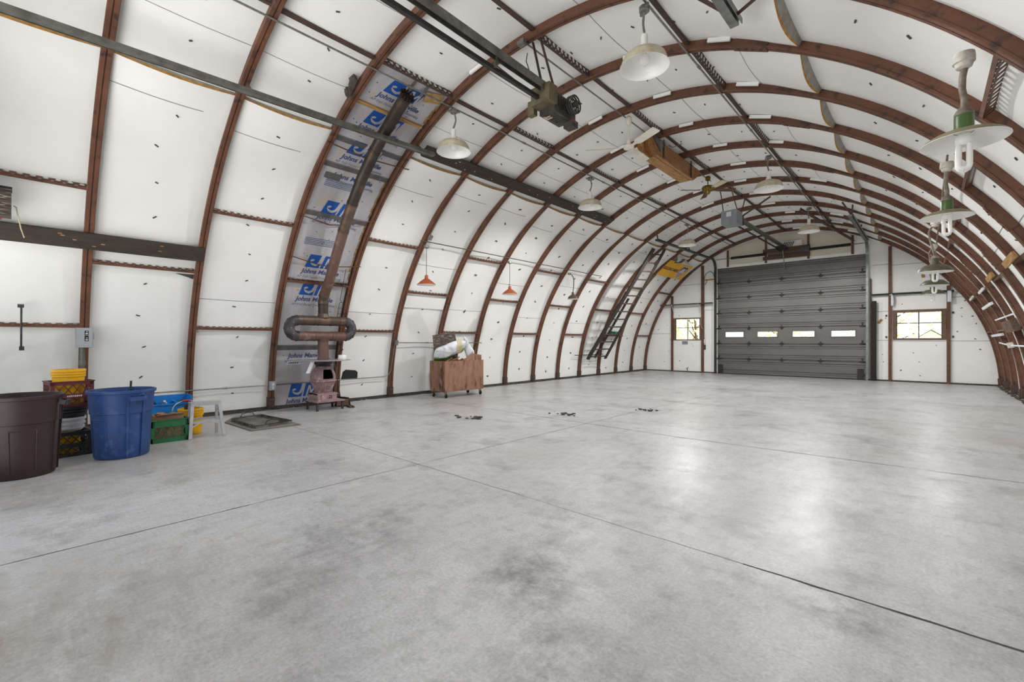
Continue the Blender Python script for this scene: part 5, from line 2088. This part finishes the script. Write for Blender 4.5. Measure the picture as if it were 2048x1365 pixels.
# dark crumbs on the slab
for (x, y, lab) in ((-1.95, 5.35, 'small clump of dark debris on the floor, left of the middle'), (-.92, 6.75, 'small dark chip of debris on the floor nearest the long crack'), (-.05, 8.25, 'little pile of dark debris on the floor by the long crack')):
    m = MB()
    for i in range(16):
        s_ = R_.uniform(.012, .05)
        m.box((x + R_.gauss(0, .12), y + R_.gauss(0, .08), s_ * .2 + .002), (s_, s_ * 1.4, s_ * .4), 0, Matrix.Rotation(R_.uniform(0, 3), 3, 'Z'))
    o = tag(m.build('debris', [M['dirt']], origin=(x, y, 0)), lab, 'debris')
    o['kind'] = 'stuff'

# ------------------------------------------------------------------ plywood cart of firewood
t = thing('plywood_cart', (-4.58, 7.35, 0), 'red-brown plywood box cart on casters against the left wall, full of firewood', 'cart')
X0, X1, YA_, YB2, ZA, ZT = -4.87, -4.31, 6.74, 7.98, .145, .865
for nm, a in (('side_panel', (X1 - .02, X1, YA_, YB2, ZA, ZT)), ('side_panel', (X0, X0 + .02, YA_, YB2, ZA, ZT)), ('end_panel', (X0 + .02, X1 - .02, YA_, YA_ + .02, ZA, ZT)),
              ('end_panel', (X0 + .02, X1 - .02, YB2 - .02, YB2, ZA, ZT)), ('floor_panel', (X0 + .02, X1 - .02, YA_ + .02, YB2 - .02, ZA, ZA + .02))):
    m = MB()
    m.bx(*a)
    m.build(nm, [M['ply']], t)
for x, y in ((-4.36, 6.80), (-4.36, 7.90), (-4.82, 6.80), (-4.82, 7.90)):
    m = MB()
    m.bx(x - .045, x + .045, y - .045, y + .045, .138, .144)
    for s_ in (-1, 1):
        m.bar((x + .0, y + s_ * .022, .14), (x + .025, y + s_ * .022, .05), .03, .004, (0, 1, 0))
    c_ = m.build('caster', [M['galv']], t)
    m = MB()
    m.lathe([(0, -.014), (.04, -.014), (.048, -.008), (.048, .008), (.04, .014), (0, .014)], 20, (x + .02, y, .05), Matrix.Rotation(pi / 2, 3, 'X'))
    m.build('wheel', [M['black_rubber']], c_)


def leaf_board(name, pts, nrm, thick, mm, lab, cat):
    m = MB()
    pts = [Vector(p) for p in pts]
    n = Vector(nrm) * thick
    k = len(pts)
    m.add(pts + [p + n for p in pts], [tuple(range(k)), tuple(k + i for i in reversed(range(k)))] + [(i, i + k, (i + 1) % k + k, (i + 1) % k) for i in range(k)])
    return tag(m.build(name, [M[mm]], origin=pts[0]), lab, cat)


leaf_board('board', [(-4.80, 6.86, .55), (-4.835, 6.79, 1.475), (-4.835, 7.46, 1.585), (-4.81, 7.57, 1.10), (-4.80, 7.52, .70)], (1, 0, 0), .016, 'ply_grey',
           'weathered grey-brown plywood offcut standing up in the cart at the back left', 'board')
leaf_board('board', [(-4.345, 7.20, .80), (-4.36, 7.62, 1.035), (-4.355, 7.94, .985), (-4.35, 7.94, .86), (-4.345, 7.55, .76)], (.97, 0, .2), .014, 'ply',
           'red-brown plywood offcut sticking out of the cart at the right', 'board')


def sack(name, c, ax, ay, az, hx, hy, hz, mats, bands, lab, e=.55, seed=1, taper=0):
    rr = random.Random(seed)
    m = MB()
    nu, nv = 40, 22
    ax, ay, az = Vector(ax).normalized(), Vector(ay).normalized(), Vector(az).normalized()
    c = Vector(c)
    ph = [rr.uniform(0, 6) for _ in range(6)]

    def sp(w, p):
        return math.copysign(abs(w) ** p, w)
    vs = []
    for j in range(nv + 1):
        v = -pi / 2 + pi * j / nv
        for i in range(nu):
            u = 2 * pi * i / nu
            x = sp(math.cos(v), .7) * sp(math.cos(u), e)
            y = sp(math.cos(v), .7) * sp(math.sin(u), e)
            z = math.sin(v)
            y *= 1 - taper * (1 - x) / 2
            pinch = 1 - .35 * max(abs(x), abs(y)) ** 4
            cr = 1 + .035 * math.sin(7 * x + ph[0] + 3 * y) + .03 * math.sin(11 * y + ph[1] - 4 * x) + .02 * math.sin(17 * (x + y) + ph[2])
            vs.append(c + ax * (x * hx) + ay * (y * hy) + az * (z * hz * pinch * cr + .02 * math.sin(5 * x + ph[3])))
    fs, ms = [], []
    for j in range(nv):
        for i in range(nu):
            i2 = (i + 1) % nu
            f = (j * nu + i, j * nu + i2, (j + 1) * nu + i2, (j + 1) * nu + i)
            q = sum((vs[k] for k in f), Vector()) / 4 - c
            a, b_ = q.dot(ax) / hx, q.dot(ay) / hy
            mi = 0
            for lo, hi, lo2, hi2, k in bands:
                if lo <= a <= hi and lo2 <= b_ <= hi2:
                    mi = k
            fs.append(f)
            ms.append(mi)
    for k in sorted(set(ms)):
        m.add(vs, [f for f, q in zip(fs, ms) if q == k], k, True)
    used = m
    return tag(used.build(name, mats, origin=c), lab, 'sack')


SACK_C = (-4.575, 7.12, 1.125)
s1 = sack('feed_sack', SACK_C, (0, .97, .24), (.50, -.20, .84), (.85, .1, -.50), .48, .19, .115, [M['sack'], M['sack_beige'], M['sack_green']],
          [(.25, .62, -1, 1, 1), (.62, .95, -1, -.1, 2), (-1, .05, -1, -.42, 2)], 'white sack with green stripes lying on the firewood in the cart, front left', .5, 3)
s2 = sack('feed_sack', (-4.70, 7.80, 1.17), (0, .42, -.9), (.2, .9, .42), (1, -.1, 0), .31, .17, .055, [M['sack']], [], 'plain white sack standing up pointed in the cart, at the right', .75, 5, .8)
R_2 = random.Random(11)


def seg_gap(p, q, r, s_):
    """least distance between two short segments, by sampling"""
    return min((p.lerp(q, i / 8) - r.lerp(s_, j / 8)).length for i in range(9) for j in range(9))


laid = []
tries = 0
while len(laid) < 24 and tries < 4000:
    tries += 1
    low = len(laid) < 12
    L_ = R_2.uniform(.12, .22)
    a = R_2.uniform(-.8, .8)
    el = R_2.uniform(-.05, .08) if low else R_2.uniform(-.1, .5)
    c_ = Vector((R_2.uniform(-4.66, -4.40), R_2.uniform(6.95, 7.75), R_2.uniform(.70, .80) if low else R_2.uniform(.84, .885)))
    d = Vector((math.sin(a) * .4, math.cos(a), el)).normalized() * L_
    p0, p1 = c_ - d, c_ + d
    if any(not (-4.80 < p.x < -4.36 and 6.80 < p.y < 7.90 and p.z < .97) for p in (p0, p1)):
        continue
    if any(seg_gap(p0, p1, u_, v_) < .048 for u_, v_ in laid):
        continue
    if not low and any((p0.lerp(p1, f) - Vector(SACK_C)).dot(Vector((0, -.24, .97))) > -.115 and p0.lerp(p1, f).y < 7.62 for f in (0, .5, 1)):
        continue
    laid.append((p0, p1))
for i, (p0, p1) in enumerate(laid):
    m = MB()
    m.bar(p0, p1, R_2.uniform(.02, .034), R_2.uniform(.015, .026))
    tag(m.build('kindling_stick', [M['stick'] if i % 3 else M['wood_old']], origin=(p0 + p1) / 2), 'split kindling stick in the plywood cart', 'firewood', 'kindling in the plywood cart')

# ------------------------------------------------------------------ wooden ladder hung on the left wall
t = thing('ladder', (-5.29, 14.9, .66), 'long dark wooden extension ladder hanging slanted on the left wall near the far end', 'ladder')
LB, LT = (Vector((-5.27, 14.25, .66)), Vector((-2.86, 14.58, 4.47))), (Vector((-5.25, 15.45, .66)), Vector((-2.80, 15.33, 4.55)))
up = Vector((.85, 0, .53))
m = MB()
m.bar(LB[0], LB[1], .15, .05, up)
m.build('rail', [M['wood_black']], t)
m = MB()
m.bar(LT[0], LT[1], .14, .05, up)
m.build('rail', [M['wood_black']], t)
off = Vector((-.08, 0, .05))
for f0, f1, g0, g1 in ((.0, .56, .5, .52), (.03, .62, .10, .10)):
    m = MB()
    a = LB[0].lerp(LT[0], g0).lerp(LB[1].lerp(LT[1], g0), f0)
    b_ = LB[0].lerp(LT[0], g1).lerp(LB[1].lerp(LT[1], g1), f1)
    m.bar(a + off, b_ + off, .09, .045, up)
    m.build('inner_rail', [M['wood_black']], t)
for i in range(14):
    f = .025 + .955 * i / 13.4
    m = MB()
    m.tube([LB[0].lerp(LB[1], f), LT[0].lerp(LT[1], f)], .024, 8)
    m.build('rung', [M['wood_dim']], t)
for f in (.90, .935):
    m = MB()
    for d in (-.03, .03):
        p = LT[0].lerp(LT[1], f + d * .3) + up * .06 + Vector((0, d, 0))
        m.tube([p, p + up * .012], .014, 8)
    m.build('bolt', [M['galv']], t)
m = MB()
m.prism([(0, 0), (.30, .06), (.02, .30)], LT[0].lerp(LT[1], .86) + up * .03, (LT[1] - LT[0]).normalized(), (0, -1, 0), up, .02)
m.build('gusset', [M['wood_black']], t)
m = MB()
m.tube([A(9.6, RI - .02, 13.65), A(9.6, RI - .055, 13.75), A(9.6, RI - .055, 15.55), A(9.6, RI - .02, 15.6)], .016, 6)
tag(m.build('ladder_bracket', [M['iron']], origin=A(9.6, RI, 14.0)), 'dark bracket bar under the foot of the hanging ladder', 'bracket')
m = MB()
m.bar(A(17.9, RI - .125, 15.3), A(17.9, RI - .125, 16.5), .22, .02, Tt(17.5))
tag(m.build('wall_shelf', [M['wood_old']], origin=A(17.9, RI, 15.9)), 'short ledge on the left wall behind the ladder', 'shelf')
m = MB()
for i in range(9):
    m.box(A(18.9 + R_.uniform(-.3, .3), RI - .13 + R_.uniform(-.03, .03), 15.5 + i * .09), (R_.uniform(.08, .16), .07, .08), 0, arch_rot(18, R_.uniform(-.6, .6)))
tag(m.build('teal_cloth', [M['teal']], origin=A(18.9, RI, 15.8)), 'crumpled teal cloth on the ledge behind the ladder', 'cloth')

# ------------------------------------------------------------------ yellow railroad sign fixed to the last ribs
t = thing('railroad_sign', A(50.5, RI - .02, 17.9), 'yellow railroad banner sign with a shield, across the upper left ribs by the far end', 'sign')
RS = RI - .014
m = MB()
n = 10
for i in range(n):
    a0, a1 = 46.7 + 8.0 * i / n, 46.7 + 8.0 * (i + 1) / n
    ya0, ya1 = 16.78, 16.80
    yb0, yb1 = 19.12 - .16 * i / n, 19.12 - .16 * (i + 1) / n
    m.add([A(a0, RS, ya0), A(a0, RS, yb0), A(a1, RS, yb1), A(a1, RS, ya1), A(a0, RS + .006, ya0), A(a0, RS + .006, yb0), A(a1, RS + .006, yb1), A(a1, RS + .006, ya1)],
          [(0, 1, 2, 3), (7, 6, 5, 4), (0, 4, 5, 1), (1, 5, 6, 2), (2, 6, 7, 3), (3, 7, 4, 0)], 0)
m.build('panel', [M['sign_yellow']], t)


def swrap(m, geo, yc, thc, r, mi=0):
    vs, fs = geo
    m.add([A(thc + math.degrees(y / RI), r, yc + x) for x, y in vs], fs, mi)


m = MB()
swrap(m, text2d('BUILDING AMERICA', .20, .2, .004, xs=.86), 17.60, 50.6, RS - .004)
m.build('lettering', [M['label_black']], t)


def poly_geo(pts):
    return pts, [tuple(range(len(pts)))]


def shield(s_):
    out = [(-.24, .26), (-.12, .30), (0, .26), (.12, .30), (.24, .26), (.27, .12)]
    right = [(.255, -.02), (.22, -.14), (.13, -.25), (0, -.32)]
    left = [(-x, y) for x, y in reversed(right[:-1])]
    return [(x * s_, y * s_) for x, y in out + right + left + [(-.27, .12)]]


SC, ST = 18.52, 50.5
m = MB()
swrap(m, poly_geo(shield(1.12)), SC, ST, RS - .004, 0)
sh_ = shield(1.0)
swrap(m, poly_geo([(x, y) for x, y in sh_ if y > .1] + []), SC, ST, RS - .007, 1)
swrap(m, poly_geo([(-.265, .12), (-.26, .02), (.26, .02), (.265, .12)]), SC, ST, RS - .007, 1)
for i in range(7):
    x0 = -.245 + i * .07
    yl = -.30 + (abs(x0 + .02) / .26) ** 1.6 * .24
    swrap(m, poly_geo([(x0, .015), (x0, yl), (x0 + .036, yl), (x0 + .036, .015)]), SC, ST, RS - .007, 2)
swrap(m, text2d('UNION', .13, 0, .003, xs=.9), SC, ST + 1.65, RS - .010, 0)
swrap(m, text2d('PACIFIC', .10, 0, .003, xs=.9), SC, ST + .75, RS - .010, 0)
m.build('shield', [M['sign_white'], M['sign_blue'], M['sign_red']], t)
m = MB()
vs = []
for i in range(13):
    a = i / 12
    for y, lift in ((16.85, 1.0), (17.35, 1.0), (18.1 + .55 * (1 - a), .55)):
        th = 54.7 + 3.0 * a * lift
        vs.append(A(th, RS - .16 * math.sin(pi * a) * lift - .02, y - .1 * a))
fs = [(i * 3 + j, i * 3 + j + 1, i * 3 + j + 4, i * 3 + j + 3) for i in range(12) for j in range(2)]
m.add(vs, fs, 0, True)
for i in range(5):
    m.box(A(55.3 + i * .45, RS - .08 - .10 * math.sin(pi * (i + 1) / 6), 17.0 + .06 * i), (.25, .09, .004), 1 if i % 2 else 2, arch_rot(56, .25))
m.build('curled_paper', [M['sign_white'], M['grey_card'], M['label_black']], t)

# ------------------------------------------------------------------ on the far wall
t = thing('wall_shelf', (-3.74, YB - .15, 2.88), 'long thin dark shelf over the small left window on white brackets', 'shelf')
m = MB()
m.bx(-4.90, -2.58, YB - .36, YB - .08, 2.90, 2.93)
m.build('board', [M['wood_old']], t)
for x in (-4.24, -3.12):
    m = MB()
    m.bx(x - .015, x + .015, YB - .08, YB - .06, 2.55, 2.90)
    m.bar((x, YB - .32, 2.89), (x, YB - .07, 2.58), .022, .012, (1, 0, 0))
    m.bx(x - .015, x + .015, YB - .34, YB - .08, 2.885, 2.90)
    m.build('bracket', [M['white_plastic']], t)
t = thing('steel_rail', (3.7, YB - .1, 2.86), 'dark green-grey steel rail across the far wall over the right-hand window', 'rail')
m = MB()
m.bx(2.56, 4.58, YB - .13, YB - .08, 2.85, 2.91)
m.bx(2.56, 4.58, YB - .20, YB - .13, 2.90, 2.912)
m.build('bar', [M['olive_steel']], t)
m = MB()
m.bx(3.09, 3.15, YB - .14, YB - .08, 2.50, 2.84)
m.tube([(3.06, YB - .15, 2.85), (3.10, YB - .19, 2.88), (3.14, YB - .16, 2.80), (3.15, YB - .14, 2.6)], .016, 6)
m.build('bracket', [M['white_plastic']], t)
m = MB()
m.bx(4.43, 4.52, YB - .16, YB - .08, 2.55, 2.90)
m.build('bracket', [M['white_plastic']], t)
m = MB()
m.bx(2.585, 2.715, YB - .17, YB - .12, .002, 2.68)
m.bx(2.60, 2.70, YB - .12, YB - .002, .002, 2.6)
tag(m.build('black_board', [M['black_rubber']], origin=(2.65, YB, 0)), 'tall narrow black board standing just right of the big door', 'board')
m = MB()
m.bx(2.54, 2.572, YB - .10, YB - .06, .002, 3.45)
tag(m.build('wood_strip', [M['wood_old']], origin=(2.555, YB, 0)), 'thin upright wood strip along the right track of the big door', 'wood strip')
m = MB()
m.box((3.86, YB - .012, 3.52), (.08, .02, .30), 0, Matrix.Rotation(-.15, 3, 'Y'))
tag(m.build('wood_offcut', [M['wood_raw']], origin=(3.86, YB, 3.52)), 'small tan wood offcut nailed high on the far wall right of the door', 'wood strip')
m = MB()
m.box((2.80, YB - .012, 2.0), (.07, .02, .16), 0, Matrix.Rotation(.6, 3, 'Y'))
tag(m.build('wood_offcut', [M['wood_raw']], origin=(2.80, YB, 2.0)), 'little tan wood peg on the far wall beside the black board', 'wood strip')
m = MB()
m.bx(-3.90, -3.66, YB - .012, YB - .001, 1.19, 1.33)
tag(m.build('notice', [M['grey_card']], origin=(-3.78, YB, 1.26)), 'small grey notice under the left window', 'notice')
t = thing('light_switch', (-2.93, YB - .03, 1.30), 'small white switch box on the post right of the left window, with its conduit', 'switch')
m = MB()
m.bx(-2.96, -2.89, YB - .06, YB - .002, 1.24, 1.40)
m.build('box', [M['white_plastic']], t)
m = MB()
m.bx(-2.95, -2.90, YB - .05, YB - .002, .98, 1.18)
m.build('plug', [M['black_plastic']], t)
m = MB()
m.tube([(-3.06, YB - .085, 2.30), (-3.09, YB - .09, 2.1), (-3.06, YB - .09, 1.95), (-2.98, YB - .06, 1.8)], .009, 6)
tag(m.build('rope', [M['cream_enamel']], origin=(-3.06, YB, 2.1)), 'short pale rope hanging at the right edge of the left window', 'rope')
m = MB()
m.bx(-2.965, -2.51, YB - .03, YB - .002, 3.88, 3.92)
m.bar((-2.92, YB - .016, 3.70), (-2.84, YB - .016, 3.88), .025, .025)
tag(m.build('wood_brace', [M['wood_raw']], origin=(-2.7, YB, 3.9)), 'small raw wood brace between the door track and the left post', 'wood strip')
m = MB()
m.tube([(-2.95, YB - .05, 1.42), (-2.95, YB - .05, 3.9), (-2.93, YB - .05, 4.05), (-2.85, YB - .06, 4.18), (-2.70, YB - .06, 4.24), (-2.58, YB - .06, 4.15), (-2.52, YB - .06, 3.9)], .014, 8)
tag(m.build('conduit', [M['conduit']], origin=(-2.95, YB, 2)), 'thin conduit arching up between the left post and the big door track', 'conduit', 'electrical conduits')
for (x, z, lab) in ((3.02 - .06, 1.47, 'small black clip low on the left side of the right-hand window post'), (3.02 - .06, 2.18, 'small black clip high on the left side of the right-hand window post'),
                    (4.56, 1.47, 'small black clip low on the wall right of the right-hand window'), (4.56, 2.22, 'small black clip high on the wall right of the right-hand window')):
    m = MB()
    m.bx(x - .02, x + .02, YB - .03, YB - .001, z - .03, z + .03)
    tag(m.build('clip', [M['black_steel']], origin=(x, YB, z)), lab, 'clip', 'black clips beside the right-hand window')
m = MB()
m.tube([(-3.66, YB - .012, .02), (-3.68, YB - .014, .14), (-3.64, YB - .014, .2)], .012, 6)
m.tube([(-3.68, YB - .014, .12), (-3.72, YB - .014, .17)], .01, 6)
tag(m.build('hook', [M['black_steel']], origin=(-3.66, YB, .1)), 'small black hook near the floor under the left window', 'hook')

# ------------------------------------------------------------------ left wall fittings near the camera
t = thing('switch_box', A(15.8, RI - .06, .715), 'grey electrical disconnect box on the nearest rib with a fat conduit below', 'electrical box')
bxm = MB()
cx, cz = -5.163, 1.385
bxm.bx(cx - .11, cx + .02, .625, .805, 1.24, 1.53)
bxm.bx(cx + .02, cx + .03, .63, .80, 1.245, 1.525)
bxm.bx(cx - .06, cx, .805, .822, 1.36, 1.46)
bxm.build('cabinet', [M['elec']], t)
m = MB()
for z0, z1 in ((1.425, 1.488), (1.335, 1.418)):
    m.bx(cx + .03, cx + .033, .715, .758, z0, z1, 0)
    for k in range(2):
        m.bx(cx + .033, cx + .035, .724 + .008 * k, .750 - .004 * k, z0 + .012 + k * .028, z0 + .026 + k * .026, 1)
m.build('label', [M['label_black'], M['white_plastic']], t)
m = MB()
m.tube([(-5.245, .70, 1.24), (-5.26, .70, .90), (-5.36, .70, .30), (-5.42, .70, .002)], .030, 12)
m.tube([(-5.253, .70, 1.05), (-5.256, .70, .98)], .036, 12)
m.build('conduit', [M['galv_dark']], t)
t = thing('wood_box', (-4.40, -.28, 2.85), 'weathered plywood box standing on the low dark plank at the left picture edge', 'box')
m = MB()
m.bx(-4.455, -4.235, -.60, .0, 2.842, 3.165)
m.build('panel', [M['ply_grey']], t)
m = MB()
m.bx(-4.46, -4.225, -.605, .006, 3.165, 3.19)
m.build('top_edge', [M['black_rubber']], t)
m = MB()
m.tube([(-4.40, .02, 3.0), (-4.36, .04, 2.98), (-4.42, .06, 2.86), (-4.55, .08, 2.76), (-4.62, .11, 2.66)], .007, 6)
tag(m.build('cord', [M['cream_enamel']], origin=(-4.4, .03, 2.9)), 'short pale cord hanging over the low dark plank', 'cord')
m = MB()
m.bx(-4.50, -4.42, -.20, -.08, 2.832, 2.841)
m.box((-4.30, -.10, 2.862), (.05, .09, .03), 0)
tag(m.build('orange_tab', [M['orange_enamel']], origin=(-4.4, -.14, 2.84)), 'small orange tab at the foot of the plywood box', 'tab')
m = MB()
m.tube([A(20.2, RI - .015, .075), A(20.0, RI - .04, .09), A(14.2, RI - .04, .09), A(13.9, RI - .02, .10)], .011, 8)
m.box(A(20.3, RI - .03, .085), (.06, .04, .04), 0, arch_rot(20))
m.box(A(14.0, RI - .03, .095), (.05, .05, .04), 0, arch_rot(14))
tag(m.build('hook_bar', [M['iron']], origin=A(17, RI, .09)), 'upright iron bar with two ends fixed across the low purlin at the left edge', 'bar')
m = MB()
for i in range(7):
    m.box(A(66.5 + R_.uniform(-1.4, 1.6), RI + .02, ribY(2) - .125 + R_.uniform(-.03, .02)), (.05, R_.uniform(.06, .14), .09), 0, arch_rot(66, R_.uniform(-.5, .5)))
tag(m.build('nest_debris', [M['dirt']], origin=A(66.5, RI, ribY(2))), 'dark clump of debris stuck on the rib left of the top foil board', 'debris')['kind'] = 'stuff'

# ------------------------------------------------------------------ right wall fittings beyond the lamps
def slat(y0, y1, th, w, d, mm, lab, name='rib_spacer', r=RI - .035):
    m = MB()
    m.bar(A(th, r, y0), A(th + .2, r, y1), w, d, Nn(th))
    tag(m.build(name, [M[mm]], origin=A(th, r, y0)), lab.replace(' slat', ' spacer slat'), 'spacer', 'spacers between the right-hand ribs')


slat(9.30, 10.45, 151.4, .10, .035, 'wood_raw', 'raw wood slat across the right-hand ribs, nearest to the camera')
slat(11.95, 12.95, 151.2, .09, .035, 'wood_raw', 'raw wood slat across the right-hand ribs, second from the camera')
slat(14.18, 15.4, 152.0, .05, .03, 'white_plastic', 'white slat across the right-hand ribs, third from the camera')
slat(16.86, 18.1, 151.8, .05, .03, 'white_plastic', 'white slat across the right-hand ribs, farthest from the camera')
slat(14.6, 16.6, 155.6, .06, .05, 'white_plastic', 'long white slat on the right-hand ribs below the third one')
slat(12.85, 14.1, 161.4, .24, .10, 'wood_old', 'thick brown timber block on the right-hand ribs', 'timber_block', RI - .06)
slat(12.7, 15.6, 159.3, .03, .03, 'white_plastic', 'thin white bar along the top of the brown timber block')
slat(15.6, 17.9, 163.2, .06, .04, 'white_plastic', 'white bar low on the last right-hand ribs')
t = thing('conduit', A(166.0, RI - .02, 14), 'white conduit with a small junction box low on the right-hand ribs', 'conduit', 'electrical conduits')
m = MB()
m.tube([A(166.0, RI - .03, 11.0), A(166.0, RI - .03, 15.3), A(165.4, RI - .03, 16.9), A(165.5, RI - .01, 17.1)], .018, 8)
m.build('pipe', [M['white_plastic']], t)
m = MB()
m.box(A(165.9, RI - .04, 15.0), (.14, .12, .09), 0, arch_rot(166))
m.build('junction_box', [M['grime_white']], t)
